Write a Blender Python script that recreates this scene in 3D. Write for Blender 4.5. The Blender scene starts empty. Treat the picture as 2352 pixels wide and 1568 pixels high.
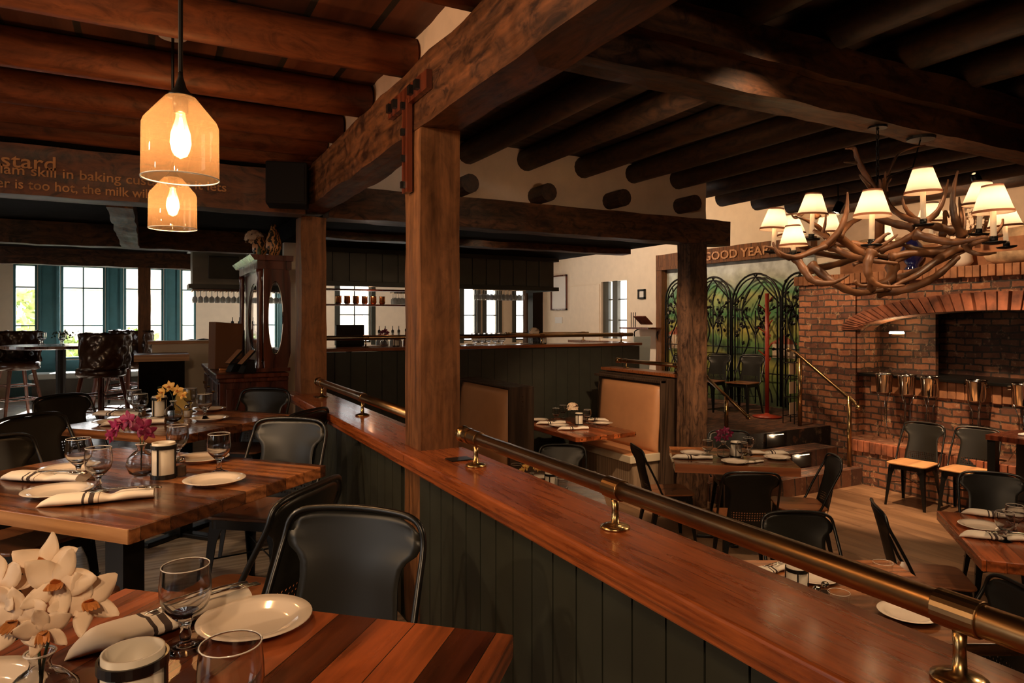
import bpy, math, random
from mathutils import Vector, Matrix, noise
random.seed(7)
PI = math.pi
S = bpy.context.scene
COL = S.collection
# ------------------------------------------------------------------ camera, world, exposure
F = 1563.0; HY = 735.0; EYE = 1.4
FW = (.4716, .8818); RT = (.8818, -.4716)
cam_d = bpy.data.cameras.new('camera'); cam = bpy.data.objects.new('camera', cam_d); COL.objects.link(cam)
cam.location = (0, 0, EYE); cam.rotation_euler = (PI / 2, 0, -math.atan2(.4716, .8818))
cam_d.sensor_width = 36; cam_d.lens = F / 2352 * 36; cam_d.shift_y = -49 / 2352; cam_d.clip_start = .05
S.camera = cam
S.view_settings.view_transform = 'Standard'; S.view_settings.look = 'None'
S.view_settings.exposure = 0.0; S.view_settings.gamma = 1; S.view_settings.use_curve_mapping = False
S.cycles.use_denoising = True
S.cycles.max_bounces = 16; S.cycles.transmission_bounces = 14; S.cycles.glossy_bounces = 5; S.cycles.transparent_max_bounces = 24; S.cycles.diffuse_bounces = 4
S.cycles.sample_clamp_indirect = 6; S.cycles.caustics_reflective = False; S.cycles.caustics_refractive = False
W = bpy.data.worlds.new('sky'); S.world = W; W.use_nodes = True
WN = W.node_tree; bg = WN.nodes['Background']
bg.inputs[0].default_value = (1, .97, .91, 1); bg.inputs[1].default_value = 4.0

def light(kind, loc, power, col, size=.1, rot=None, aim=None, spot=60, blend=.5, size_y=None, name='lamp', parent=None):
    d = bpy.data.lights.new(name, kind); d.energy = power; d.color = col
    if kind == 'AREA':
        d.size = size
        if size_y: d.shape = 'RECTANGLE'; d.size_y = size_y
    elif kind == 'SPOT':
        d.shadow_soft_size = size; d.spot_size = math.radians(spot); d.spot_blend = blend
    else: d.shadow_soft_size = size
    o = bpy.data.objects.new(name, d); COL.objects.link(o); o.location = loc
    if aim is not None: o.rotation_euler = (Vector(aim) - Vector(loc)).to_track_quat('-Z', 'Y').to_euler()
    elif rot: o.rotation_euler = rot
    if parent: o.parent = parent; o.matrix_parent_inverse = parent.matrix_world.inverted()
    return o
WARM = (1, .56, .26); WARM2 = (1, .66, .38); DAY = (.85, .93, 1)
# window portals in the north wall
def portal(x0, x1, y, z0, z1):
    o = light('AREA', ((x0 + x1) / 2, y, (z0 + z1) / 2), 1, (1, 1, 1), x1 - x0, (-PI / 2, 0, 0), size_y=z1 - z0, name='portal')
    o.data.cycles.is_portal = True

# ------------------------------------------------------------------ pixel helpers (2352 x 1568)
def cw(X, Z, z=0): return Vector((Z * FW[0] + X * RT[0], Z * FW[1] + X * RT[1], z))
def at(px, py, z): Z = F * (EYE - z) / (py - HY); return cw((px - 1176) / F * Z, Z, z)
def atd(px, py, Z): return cw((px - 1176) / F * Z, Z, EYE - (py - HY) / F * Z)
def ypx(px, x): r = (px - 1176) / F; return (.8818 * x - r * .4716 * x) / (.4716 + .8818 * r)
def xpx(px, y): r = (px - 1176) / F; return (.4716 * y + r * .8818 * y) / (.8818 - .4716 * r)
def dep(x, y): return .4716 * x + .8818 * y
def atx(px, py, x): y = ypx(px, x); return Vector((x, y, EYE - (py - HY) / F * dep(x, y)))
def aty(px, py, y): x = xpx(px, y); return Vector((x, y, EYE - (py - HY) / F * dep(x, y)))
def yaw(dX, dZ): w = cw(dX, dZ); return math.atan2(-w.x, w.y)      # local +y -> camera-frame direction

# ------------------------------------------------------------------ materials
def new(name):
    m = bpy.data.materials.new(name); m.use_nodes = True
    return m, m.node_tree, m.node_tree.nodes['Principled BSDF']
def N(nt, t, **k):
    n = nt.nodes.new('ShaderNode' + t)
    for a, v in k.items():
        if a.startswith('i_'): n.inputs[int(a[2:])].default_value = v
        else: setattr(n, a, v)
    return n
def Lk(nt, a, ao, b, bi): nt.links.new(a.outputs[ao], b.inputs[bi])
def c4(c): return (c[0], c[1], c[2], 1)
def math_(nt, op, a, b=None, v=None):
    n = N(nt, 'Math', operation=op)
    if hasattr(a, 'outputs'): Lk(nt, a, 0, n, 0)
    elif a is not None and not isinstance(a, (int, float)): nt.links.new(a, n.inputs[0])
    else: n.inputs[0].default_value = a
    if b is not None:
        if hasattr(b, 'outputs'): Lk(nt, b, 0, n, 1)
        elif not isinstance(b, (int, float)): nt.links.new(b, n.inputs[1])
        else: n.inputs[1].default_value = b
    return n
def ramp(nt, src, stops, out=0):
    r = N(nt, 'ValToRGB'); Lk(nt, src, out, r, 0)
    el = r.color_ramp.elements
    while len(el) < len(stops): el.new(.5)
    for e, (p, c) in zip(el, stops): e.position = p; e.color = c4(c) if len(c) == 3 else c
    return r
def mix(nt, a, b, fac, mode='MIX'):
    n = N(nt, 'MixRGB', blend_type=mode)
    for i, s in ((0, fac), (1, a), (2, b)):
        if hasattr(s, 'outputs'): Lk(nt, s, 0, n, i)
        elif isinstance(s, (int, float)): n.inputs[i].default_value = s
        else: n.inputs[i].default_value = c4(s)
    return n
def plain(name, c, rough=.5, metal=0, spec=.5, emis=None, coat=0, var=0, bump=0, bscale=60, trans=0):
    m, nt, b = new(name)
    b.inputs['Base Color'].default_value = c4(c); b.inputs['Roughness'].default_value = rough
    b.inputs['Metallic'].default_value = metal; b.inputs['Specular IOR Level'].default_value = spec
    b.inputs['Coat Weight'].default_value = coat; b.inputs['Coat Roughness'].default_value = .1
    tc = N(nt, 'TexCoord')
    if var:
        n = N(nt, 'TexNoise', i_2=7, i_3=5); Lk(nt, tc, 3, n, 0)
        r = ramp(nt, n, [(.3, [v * (1 - var) for v in c]), (.7, [min(1, v * (1 + var)) for v in c])]); Lk(nt, r, 0, b, 0)
    if bump:
        n = N(nt, 'TexNoise', i_2=bscale, i_3=4); Lk(nt, tc, 3, n, 0)
        q = N(nt, 'Bump', i_0=bump, i_1=.01); Lk(nt, n, 0, q, 2); Lk(nt, q, 0, b, 'Normal')
    if emis:
        b.inputs['Emission Color'].default_value = c4(emis[:3]); b.inputs['Emission Strength'].default_value = emis[3]
    return m
def wood(name, c1, c2, axis='X', sc=1., rough=.4, plank=None, bump=.15, coat=0, spec=.5, hewn=0, pvar=(.55, 1.25), gap=.006, seglen=None, ptint=None, ring=.35, blotch=1.):
    m, nt, b = new(name)
    tc = N(nt, 'TexCoord'); ai = 'XYZ'.index(axis)
    s = [9 * sc] * 3; s[ai] = .7 * sc
    mp = N(nt, 'Mapping'); Lk(nt, tc, 3, mp, 0); mp.inputs['Scale'].default_value = s
    src = mp
    sep = N(nt, 'SeparateXYZ'); Lk(nt, tc, 3, sep, 0)
    fl = None
    if plank:
        pa, pw = plank
        u = math_(nt, 'MULTIPLY', sep.outputs['XYZ'.index(pa)], 1 / pw)
        fl = math_(nt, 'FLOOR', u); wn = N(nt, 'TexWhiteNoise', noise_dimensions='1D'); Lk(nt, fl, 0, wn, 'W')
        if seglen:
            off = math_(nt, 'MULTIPLY', wn.outputs[0], seglen)
            v = math_(nt, 'ADD', sep.outputs[ai], off); v2 = math_(nt, 'MULTIPLY', v, 1 / seglen)
            f2 = math_(nt, 'FLOOR', v2); k = math_(nt, 'MULTIPLY', f2, 7.31); k2 = math_(nt, 'ADD', k, fl)
            wn = N(nt, 'TexWhiteNoise', noise_dimensions='1D'); Lk(nt, k2, 0, wn, 'W')
        sh = N(nt, 'VectorMath', operation='SCALE'); Lk(nt, wn, 1, sh, 0); sh.inputs['Scale'].default_value = 30
        ad = N(nt, 'VectorMath', operation='ADD'); Lk(nt, mp, 0, ad, 0); Lk(nt, sh, 0, ad, 1); src = ad
    n1 = N(nt, 'TexNoise', i_2=1.3, i_3=5, i_4=.6, i_8=1.2); Lk(nt, src, 0, n1, 0)
    n2 = N(nt, 'TexNoise', i_2=7, i_3=4, i_4=.65); Lk(nt, src, 0, n2, 0)
    n3 = N(nt, 'TexWave', wave_type='RINGS', i_1=.9, i_2=7, i_3=3, i_4=1.2); Lk(nt, src, 0, n3, 0)
    a = mix(nt, n1, n3, .12 if hewn else ring); a2 = mix(nt, a, n2, .35)
    col = ramp(nt, a2, [(.30, c1), (.66, c2)])
    last = col
    if fl:
        rr = ramp(nt, wn, [(0, [pvar[0]] * 3), (1, [pvar[1]] * 3)])
        if ptint: rr = ramp(nt, wn, ptint)
        last = mix(nt, last, rr, 1, 'MULTIPLY')
        fr = math_(nt, 'FRACT', u); lo = math_(nt, 'LESS_THAN', fr, gap / pw)
        last = mix(nt, last, (.008, .005, .003), lo)
        if seglen:
            fr2 = math_(nt, 'FRACT', v2); lo2 = math_(nt, 'LESS_THAN', fr2, gap / seglen); last = mix(nt, last, (.01, .006, .004), lo2)
    Lk(nt, last, 0, b, 0)
    b.inputs['Specular IOR Level'].default_value = spec
    rn = ramp(nt, n1, [(.3, [rough * .8] * 3), (.7, [min(1, rough * 1.3)] * 3)]); Lk(nt, rn, 0, b, 'Roughness')
    b.inputs['Coat Weight'].default_value = coat; b.inputs['Coat Roughness'].default_value = .12
    h = a2
    if hewn:
        s2 = [7.] * 3; s2[ai] = 3.2; mp2 = N(nt, 'Mapping'); Lk(nt, tc, 3, mp2, 0); mp2.inputs['Scale'].default_value = s2
        n4 = N(nt, 'TexNoise', i_2=1.6, i_3=7, i_4=.68, i_8=1.6); Lk(nt, mp2, 0, n4, 0)
        h = mix(nt, a2, n4, .7)
        dk = ramp(nt, n4, [(.36, (.25, .2, .18)), (.5, (1, 1, 1)), (.66, (1.5, 1.4, 1.25))]); last = mix(nt, last, dk, blotch, 'MULTIPLY'); Lk(nt, last, 0, b, 0)
    if bump:
        q = N(nt, 'Bump', i_0=bump, i_1=.012 if not hewn else .05); Lk(nt, h, 0, q, 2); Lk(nt, q, 0, b, 'Normal')
    return m
def brick(name, tint=1., horiz=False):
    m, nt, b = new(name)
    tc = N(nt, 'TexCoord'); sep = N(nt, 'SeparateXYZ'); Lk(nt, tc, 3, sep, 0)
    u = math_(nt, 'ADD', sep.outputs[0], sep.outputs[1])
    cb = N(nt, 'CombineXYZ')
    if horiz: Lk(nt, sep, 0, cb, 0); Lk(nt, sep, 1, cb, 1)
    else: Lk(nt, u, 0, cb, 0); Lk(nt, sep, 2, cb, 1)
    dn = N(nt, 'TexNoise', i_2=5, i_3=2); Lk(nt, tc, 3, dn, 0)
    sc = N(nt, 'VectorMath', operation='SCALE'); Lk(nt, dn, 1, sc, 0); sc.inputs['Scale'].default_value = .045
    ad = N(nt, 'VectorMath', operation='ADD'); Lk(nt, cb, 0, ad, 0); Lk(nt, sc, 0, ad, 1)
    br = N(nt, 'TexBrick'); Lk(nt, ad, 0, br, 0)
    for k, v in (('Color1', c4((.40 * tint, .15 * tint, .065 * tint))), ('Color2', c4((.08 * tint, .028 * tint, .018 * tint))), ('Mortar', c4((.055 * tint, .035 * tint, .025 * tint))),
                 ('Scale', 1), ('Mortar Size', .012), ('Mortar Smooth', .3), ('Bias', -.1), ('Brick Width', .2), ('Row Height', .08)): br.inputs[k].default_value = v
    n = N(nt, 'TexNoise', i_2=4.5, i_3=6, i_4=.7); Lk(nt, tc, 3, n, 0)
    r = ramp(nt, n, [(.35, (.55, .5, .5)), (.55, (1, 1, 1)), (.72, (1.0, 1.3, 1.5))])
    c = mix(nt, br, r, 1, 'MULTIPLY')
    n2 = N(nt, 'TexNoise', i_2=11, i_3=6, i_4=.75); Lk(nt, tc, 3, n2, 0)
    r2 = ramp(nt, n2, [(.56, (0, 0, 0)), (.68, (.75, .75, .75))])
    c = mix(nt, c, (.60 * tint, .38 * tint, .22 * tint), r2)
    Lk(nt, c, 0, b, 0); b.inputs['Roughness'].default_value = .75
    iv = math_(nt, 'SUBTRACT', 1.0, br.outputs[1]); h = mix(nt, iv, n2, .4)
    q = N(nt, 'Bump', i_0=.9, i_1=.03); Lk(nt, h, 0, q, 2); Lk(nt, q, 0, b, 'Normal')
    return m
def glass(name, tint=(1, 1, 1), frost=0, refl=.12, frc=(.9, .85, .75)):
    m, nt, b = new(name); out = nt.nodes['Material Output']; nt.nodes.remove(b)
    lw = N(nt, 'LayerWeight', i_0=.25); t = N(nt, 'BsdfTransparent'); t.inputs[0].default_value = c4(tint)
    g = N(nt, 'BsdfGlossy'); g.inputs[1].default_value = .03
    r = ramp(nt, lw, [(0, [refl * .5] * 3), (.45, [refl] * 3), (1, (.95, .95, .95))], 1)
    mx = N(nt, 'MixShader'); Lk(nt, r, 0, mx, 0); Lk(nt, t, 0, mx, 1); Lk(nt, g, 0, mx, 2); last = mx
    if frost:
        d = N(nt, 'BsdfTranslucent'); d.inputs[0].default_value = c4(frc)
        d2 = N(nt, 'BsdfDiffuse'); d2.inputs[0].default_value = c4(frc)
        dd = N(nt, 'MixShader', i_0=.4); Lk(nt, d, 0, dd, 1); Lk(nt, d2, 0, dd, 2)
        m2 = N(nt, 'MixShader', i_0=frost); Lk(nt, mx, 0, m2, 1); Lk(nt, dd, 0, m2, 2); last = m2
    Lk(nt, last, 0, out, 0)
    return m
MT = {}
MT['beamY'] = wood('hewn_beam_y', (.012, .005, .002), (.15, .055, .02), 'Y', .8, .5, bump=1, hewn=1, spec=.35)
MT['beamX'] = wood('hewn_beam_x', (.012, .005, .002), (.11, .042, .016), 'X', .8, .5, bump=1, hewn=1, spec=.35)
MT['post'] = wood('hewn_post', (.04, .015, .005), (.24, .10, .038), 'Z', .8, .55, bump=.8, hewn=1, spec=.3, blotch=.35)
MT['script'] = wood('script_beam_wood', (.035, .01, .004), (.12, .035, .012), 'X', .6, .5, bump=.5, hewn=1)
MT['joist'] = wood('reddish_log', (.06, .016, .006), (.19, .055, .018), 'X', .5, .55, bump=.6, hewn=1, spec=.3, blotch=.6)
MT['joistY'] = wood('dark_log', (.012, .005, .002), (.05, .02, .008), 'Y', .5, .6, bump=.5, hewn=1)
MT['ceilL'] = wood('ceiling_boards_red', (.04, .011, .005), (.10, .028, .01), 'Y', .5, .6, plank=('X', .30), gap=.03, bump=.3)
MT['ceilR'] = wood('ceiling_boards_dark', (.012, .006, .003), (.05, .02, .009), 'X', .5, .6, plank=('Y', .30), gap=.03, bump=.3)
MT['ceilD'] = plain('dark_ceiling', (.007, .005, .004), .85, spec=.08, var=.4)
MT['cap'] = wood('cap_wood', (.10, .018, .005), (.42, .105, .025), 'Y', 2.6, .28, bump=.3, coat=.5, ring=.08)
MT['capX'] = wood('bar_cap_wood', (.16, .045, .014), (.34, .10, .03), 'X', 1.3, .3, bump=.2, coat=.4)
TT = [(0, (.22, .18, .16)), (.3, (.55, .5, .45)), (.6, (1, 1, 1)), (1, (1.25, 1.1, .9))]
MT['tabX'] = wood('table_planks_x', (.11, .035, .012), (.42, .16, .055), 'X', 1.1, .26, plank=('Y', .115), gap=.002, bump=.35, coat=.7, ptint=TT)
MT['edgeR'] = wood('table_edge_red', (.25, .075, .03), (.46, .16, .06), 'X', .8, .4, bump=.1)
MT['tabY'] = wood('table_planks_y', (.11, .03, .01), (.42, .105, .03), 'Y', 1.1, .28, plank=('X', .09), gap=.002, bump=.35, coat=.35, ptint=TT)
MT['edgeL'] = wood('table_edge_light', (.30, .13, .05), (.62, .32, .14), 'X', .8, .4, bump=.1)
MT['seat'] = wood('plywood_seat', (.10, .03, .012), (.30, .11, .04), 'Y', .8, .3, bump=.15, coat=.4)
MT['seatL'] = wood('light_plywood_seat', (.32, .15, .06), (.6, .32, .14), 'Y', .8, .35, bump=.1)
MT['floorL'] = wood('floor_planks_grey', (.24, .19, .14), (.50, .42, .33), 'X', .7, .32, plank=('Y', .19), gap=.003, seglen=1.8, bump=.2, pvar=(.7, 1.1))
MT['floorR'] = wood('floor_planks_warm', (.16, .085, .045), (.30, .17, .09), 'Y', .45, .42, plank=('X', .19), gap=.003, seglen=1.8, bump=.1, pvar=(.8, 1.1))
MT['postD'] = wood('dark_post', (.012, .007, .004), (.13, .065, .035), 'Z', .8, .6, bump=1, hewn=1, spec=.3)
MT['green'] = plain('dark_green_paint', (.028, .030, .022), .42, var=.15)
MT['greenlit'] = plain('green_paint_lit', (.06, .058, .042), .45, var=.1)  # lighter copy of the green, lamplight mixed into its colour
MT['palelit'] = plain('green_paint_pale_lit', (.26, .24, .19), .5, var=.08)  # brightness of the lit corner cabinet put into this paler colour
MT['black'] = plain('black_paint', (.005, .005, .0045), .32)
MT['iron'] = plain('wrought_iron', (.012, .011, .010), .35, metal=.5)
MT['plaster'] = plain('cream_plaster', (.66, .48, .34), .85, var=.06, bump=.5, bscale=9)
MT['plasterL'] = plain('pale_plaster', (.78, .66, .52), .85, var=.04, bump=.25, bscale=6)
MT['stone'] = plain('rough_stone_wall', (.5, .32, .18), .8, var=.55, bump=1, bscale=6)
MT['brick'] = brick('old_brick'); MT['brickF'] = brick('brick_paving', .45, True); MT['brickD'] = brick('dark_brick', .6)  # brickD is the same brick in a darker tone
MT['soldier'] = plain('soldier_brick', (.22, .068, .03), .75, var=.6, bump=.8, bscale=18)
MT['soldier2'] = plain('soldier_brick_light', (.36, .15, .065), .75, var=.4, bump=.8, bscale=18)
MT['mortar'] = plain('dark_mortar', (.05, .03, .02), .9)
MT['brass'] = plain('aged_brass', (.32, .195, .09), .30, metal=1, var=.25, bump=.06, bscale=25)
MT['brassB'] = plain('polished_brass', (.44, .29, .13), .24, metal=1, var=.1)
MT['steel'] = plain('polished_steel', (.5, .46, .4), .12, metal=1)
MT['silver'] = plain('cutlery_steel', (.6, .56, .5), .15, metal=1)
MT['china'] = plain('cream_china', (.78, .66, .54), .12, coat=.5)
MT['glass'] = glass('clear_glass', (.97, .97, .96)); MT['winglass'] = glass('window_glass', (.97, .98, 1), refl=.03)
MT['amber'] = glass('amber_glass', (.98, .86, .70), frost=.05, refl=.10, frc=(1, .70, .44))
MT['frost'] = plain('frosted_glass', (.62, .55, .45), .4)
MT['wax'] = plain('candle_wax', (.8, .7, .5), .5)
MT['mirror'] = plain('mirror_glass', (.85, .88, .88), .02, metal=1)
MT['leather'] = plain('tan_vinyl', (.47, .22, .10), .42, var=.06, bump=.15)
MT['vinyl'] = plain('cream_vinyl_edge', (.55, .46, .33), .35, bump=.1)
MT['brownleather'] = plain('brown_leather', (.05, .018, .009), .25, coat=.3, bump=.3, bscale=20)
MT['boothwood'] = wood('booth_wood', (.015, .008, .004), (.075, .042, .024), 'Z', 1, .5, bump=.2)
MT['boothlight'] = wood('booth_base_wood', (.15, .10, .06), (.32, .22, .14), 'Z', 1, .5, bump=.2)
MT['mahog'] = wood('mahogany', (.03, .006, .003), (.13, .028, .011), 'Z', .6, .28, bump=.08, coat=.3)
MT['teal'] = plain('teal_paint', (.05, .17, .20), .5, var=.1)
MT['trimW'] = plain('pale_window_trim', (.45, .52, .52), .5)
MT['antler'] = plain('antler', (.17, .07, .028), .45, var=.75, bump=.4, bscale=30)
MT['candle'] = plain('candle_sleeve', (.85, .65, .4), .6, emis=(1, .6, .3, .35))
MT['bulb'] = plain('bulb', (1, .8, .5), .5, emis=(1, .72, .4, 30))
MT['filament'] = plain('filament_bulb', (1, .75, .4), .5, emis=(1, .78, .5, 40))
MT['paper'] = plain('brown_paper', (.20, .09, .04), .8, bump=.3, bscale=8)
MT['white'] = plain('white_paper', (.75, .72, .68), .7)
MT['cream'] = plain('cream_card', (.6, .45, .3), .7)
MT['petalW'] = plain('white_petal', (.82, .62, .44), .55, var=.12); MT['petalO'] = plain('orange_lip', (.55, .2, .05), .5, var=.3)
MT['petalM'] = plain('magenta_petal', (.20, .004, .05), .5, var=.3); MT['petalY'] = plain('yellow_petal', (.72, .42, .10), .5, var=.2)
MT['stem'] = plain('stem_green', (.03, .05, .015), .5); MT['leaf'] = plain('leaf_green', (.06, .09, .03), .5, var=.3)
MT['red'] = plain('red_wood', (.30, .035, .015), .35); MT['pepper'] = plain('pepper', (.06, .035, .02), .8, var=.7)
MT['salt'] = plain('salt', (.7, .62, .55), .8); MT['cobalt'] = plain('cobalt_glaze', (.008, .008, .05), .08, coat=.6)
MT['speaker'] = plain('speaker_black', (.005, .004, .004), .8, spec=.15); MT['screen'] = plain('monitor_black', (.012, .012, .010), .25)
MT['hedge'] = plain('hedge', (.25, .34, .12), .8, var=.6); MT['road'] = plain('pale_pavement', (.6, .6, .58), .8)
MT['terracotta'] = plain('terracotta_paint', (.4, .11, .05), .6); MT['copper'] = plain('copper', (.6, .25, .1), .25, metal=1)
MT['yellowbox'] = plain('yellow_card', (.55, .36, .06), .5)
def shade_mat():
    m, nt, b = new('lamp_shade_linen'); out = nt.nodes['Material Output']; nt.nodes.remove(b)
    t = N(nt, 'BsdfTranslucent'); t.inputs[0].default_value = (.8, .72, .62, 1); d = N(nt, 'BsdfDiffuse'); d.inputs[0].default_value = (.75, .6, .45, 1)
    mx = N(nt, 'MixShader', i_0=.45); Lk(nt, t, 0, mx, 1); Lk(nt, d, 0, mx, 2); Lk(nt, mx, 0, out, 0); return m
MT['shade'] = shade_mat(); MT['shadetrim'] = plain('shade_trim', (.35, .12, .05), .7)
def napkin_mat():
    m, nt, b = new('striped_napkin'); tc = N(nt, 'TexCoord'); sep = N(nt, 'SeparateXYZ'); Lk(nt, tc, 3, sep, 0)
    u = math_(nt, 'MULTIPLY', sep.outputs[0], 1 / .3); u2 = math_(nt, 'ADD', u, .5)
    r = ramp(nt, u2, [(0, (.8, .7, .58))]); r.color_ramp.interpolation = 'CONSTANT'
    el = r.color_ramp.elements
    el[1].position = .40; el[1].color = (.05, .03, .025, 1)
    for p, c in ((.42, (.8, .7, .58)), (.45, (.05, .03, .025)), (.49, (.8, .7, .58)), (.52, (.3, .2, .15)), (.53, (.8, .7, .58))):
        e = el.new(p); e.color = c4(c)
    Lk(nt, r, 0, b, 0); b.inputs['Roughness'].default_value = .85
    n = N(nt, 'TexNoise', i_2=14, i_3=3); Lk(nt, tc, 3, n, 0); q = N(nt, 'Bump', i_0=.5, i_1=.02); Lk(nt, n, 0, q, 2); Lk(nt, q, 0, b, 'Normal')
    return m
MT['napkin'] = napkin_mat()
def chair_sheet(name, col, rough):
    m, nt, b = new(name); out = nt.nodes['Material Output']
    b.inputs[0].default_value = c4(col); b.inputs['Roughness'].default_value = rough; b.inputs['Metallic'].default_value = .35
    tc = N(nt, 'TexCoord'); sep = N(nt, 'SeparateXYZ'); Lk(nt, tc, 3, sep, 0)
    def fr(o, s, off): a = math_(nt, 'ADD', o, off); a = math_(nt, 'MULTIPLY', a, 1 / s); a = math_(nt, 'FRACT', a); a = math_(nt, 'SUBTRACT', a, .5); return math_(nt, 'MULTIPLY', a, a)
    d = math_(nt, 'ADD', fr(sep.outputs[0], .019, 1), fr(sep.outputs[2], .019, 0)); h = math_(nt, 'LESS_THAN', d, .075)
    lo = math_(nt, 'GREATER_THAN', sep.outputs[2], .475); hi = math_(nt, 'LESS_THAN', sep.outputs[2], .551)
    ab = math_(nt, 'ABSOLUTE', sep.outputs[0]); w = math_(nt, 'LESS_THAN', ab, .133)
    k = math_(nt, 'MULTIPLY', math_(nt, 'MULTIPLY', h, lo), math_(nt, 'MULTIPLY', hi, w))
    t = N(nt, 'BsdfTransparent'); mx = N(nt, 'MixShader'); Lk(nt, k, 0, mx, 0); Lk(nt, b, 0, mx, 1); Lk(nt, t, 0, mx, 2); Lk(nt, mx, 0, out, 0)
    return m
MT['sheet'] = chair_sheet('black_chair_sheet', (.016, .015, .012), .38)

# ------------------------------------------------------------------ mesh builder
class B:
    def __init__(s): s.v = []; s.f = []; s.mi = []; s.m = 0
    def add(s, vs, fs, M=None):
        o = len(s.v)
        for p in vs: s.v.append(tuple(M @ Vector(p)) if M else tuple(p))
        for f in fs: s.f.append([i + o for i in f]); s.mi.append(s.m)
        return s
    def box(s, x0, x1, y0, y1, z0, z1, M=None):
        return s.add([(x0, y0, z0), (x1, y0, z0), (x1, y1, z0), (x0, y1, z0), (x0, y0, z1), (x1, y0, z1), (x1, y1, z1), (x0, y1, z1)],
                     [(0, 3, 2, 1), (4, 5, 6, 7), (0, 1, 5, 4), (1, 2, 6, 5), (2, 3, 7, 6), (3, 0, 4, 7)], M)
    def timber(s, x0, x1, y0, y1, z0, z1, amp=.012, seg=.12):
        # hewn timber: grid box with noise displacement
        d = [max(1, int(round((b - a) / seg))) for a, b in ((x0, x1), (y0, y1), (z0, z1))]
        idx = {}; vs = []; fs = []
        def g(i, j, k):
            if (i, j, k) not in idx:
                p = Vector((x0 + (x1 - x0) * i / d[0], y0 + (y1 - y0) * j / d[1], z0 + (z1 - z0) * k / d[2]))
                n = noise.noise_vector(p * 3.1) * amp + noise.noise_vector(p * 9.3) * amp * .4
                idx[(i, j, k)] = len(vs); vs.append(p + n)
            return idx[(i, j, k)]
        for j in range(d[1]):
            for k in range(d[2]):
                fs.append((g(0, j, k), g(0, j, k + 1), g(0, j + 1, k + 1), g(0, j + 1, k))); fs.append((g(d[0], j, k), g(d[0], j + 1, k), g(d[0], j + 1, k + 1), g(d[0], j, k + 1)))
        for i in range(d[0]):
            for k in range(d[2]):
                fs.append((g(i, 0, k), g(i + 1, 0, k), g(i + 1, 0, k + 1), g(i, 0, k + 1))); fs.append((g(i, d[1], k), g(i, d[1], k + 1), g(i + 1, d[1], k + 1), g(i + 1, d[1], k)))
        for i in range(d[0]):
            for j in range(d[1]):
                fs.append((g(i, j, 0), g(i, j + 1, 0), g(i + 1, j + 1, 0), g(i + 1, j, 0))); fs.append((g(i, j, d[2]), g(i + 1, j, d[2]), g(i + 1, j + 1, d[2]), g(i, j + 1, d[2])))
        return s.add(vs, fs)
    def tube(s, pts, rad, n=8, caps=True, flat=1.):
        pts = [Vector(p) for p in pts]
        if not hasattr(rad, '__len__'): rad = [rad] * len(pts)
        vs = []; fs = []; up = None
        for i, p in enumerate(pts):
            a = pts[max(0, i - 1)]; b = pts[min(len(pts) - 1, i + 1)]; t = (b - a)
            if t.length < 1e-9: t = Vector((0, 0, 1))
            t.normalize()
            if up is None: up = Vector((0, 0, 1)) if abs(t.z) < .9 else Vector((1, 0, 0))
            u = t.cross(up); u.normalize(); w = u.cross(t); up = w
            for k in range(n):
                q = 2 * PI * k / n; vs.append(p + (u * math.cos(q) + w * math.sin(q) * flat) * rad[i])
        for i in range(len(pts) - 1):
            for k in range(n): fs.append((i * n + k, i * n + (k + 1) % n, (i + 1) * n + (k + 1) % n, (i + 1) * n + k))
        if caps: fs.append(tuple(range(n))[::-1]); fs.append(tuple((len(pts) - 1) * n + k for k in range(n)))
        return s.add(vs, fs)
    def lathe(s, prof, n=24, c=(0, 0, 0), M=None, sx=1, sy=1):
        vs = []; fs = []
        for r, z in prof:
            for k in range(n): q = 2 * PI * k / n; vs.append((c[0] + r * math.cos(q) * sx, c[1] + r * math.sin(q) * sy, c[2] + z))
        for i in range(len(prof) - 1):
            for k in range(n): fs.append((i * n + k, i * n + (k + 1) % n, (i + 1) * n + (k + 1) % n, (i + 1) * n + k))
        if prof[0][0] > 1e-5 and (prof[0][0] < 1e-3 or not getattr(s, 'open_', False)): fs.append(tuple(range(n))[::-1])
        if prof[-1][0] > 1e-5 and (prof[-1][0] < 1e-3 or not getattr(s, 'open_', False)): fs.append(tuple((len(prof) - 1) * n + k for k in range(n)))
        return s.add(vs, fs, M)
    def grid(s, rows):
        n = len(rows[0]); vs = [p for r in rows for p in r]
        return s.add(vs, [(i * n + k, i * n + k + 1, (i + 1) * n + k + 1, (i + 1) * n + k) for i in range(len(rows) - 1) for k in range(n - 1)])
    def prism(s, poly, a0, a1, axis='z'):
        # poly of 2D points extruded; axis z: (x,y); x: (y,z); y: (x,z)
        f = {'z': lambda p, a: (p[0], p[1], a), 'x': lambda p, a: (a, p[0], p[1]), 'y': lambda p, a: (p[0], a, p[1])}[axis]
        n = len(poly); vs = [f(p, a0) for p in poly] + [f(p, a1) for p in poly]
        return s.add(vs, [tuple(range(n))[::-1], tuple(range(n, 2 * n))] + [(i, (i + 1) % n, n + (i + 1) % n, n + i) for i in range(n)])
    def build(s, name, mat, parent=None, smooth=False, bevel=0, solid=0, sub=0):
        me = bpy.data.meshes.new(name); me.from_pydata(s.v, [], s.f); me.update()
        for mm in (mat if isinstance(mat, (list, tuple)) else [mat]): me.materials.append(MT[mm] if isinstance(mm, str) else mm)
        if isinstance(mat, (list, tuple)): me.polygons.foreach_set('material_index', s.mi)
        if smooth: me.polygons.foreach_set('use_smooth', [True] * len(me.polygons))
        import bmesh
        bm = bmesh.new(); bm.from_mesh(me); bmesh.ops.recalc_face_normals(bm, faces=bm.faces); bm.to_mesh(me); bm.free()
        o = bpy.data.objects.new(name, me); COL.objects.link(o)
        if parent: o.parent = parent
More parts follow.
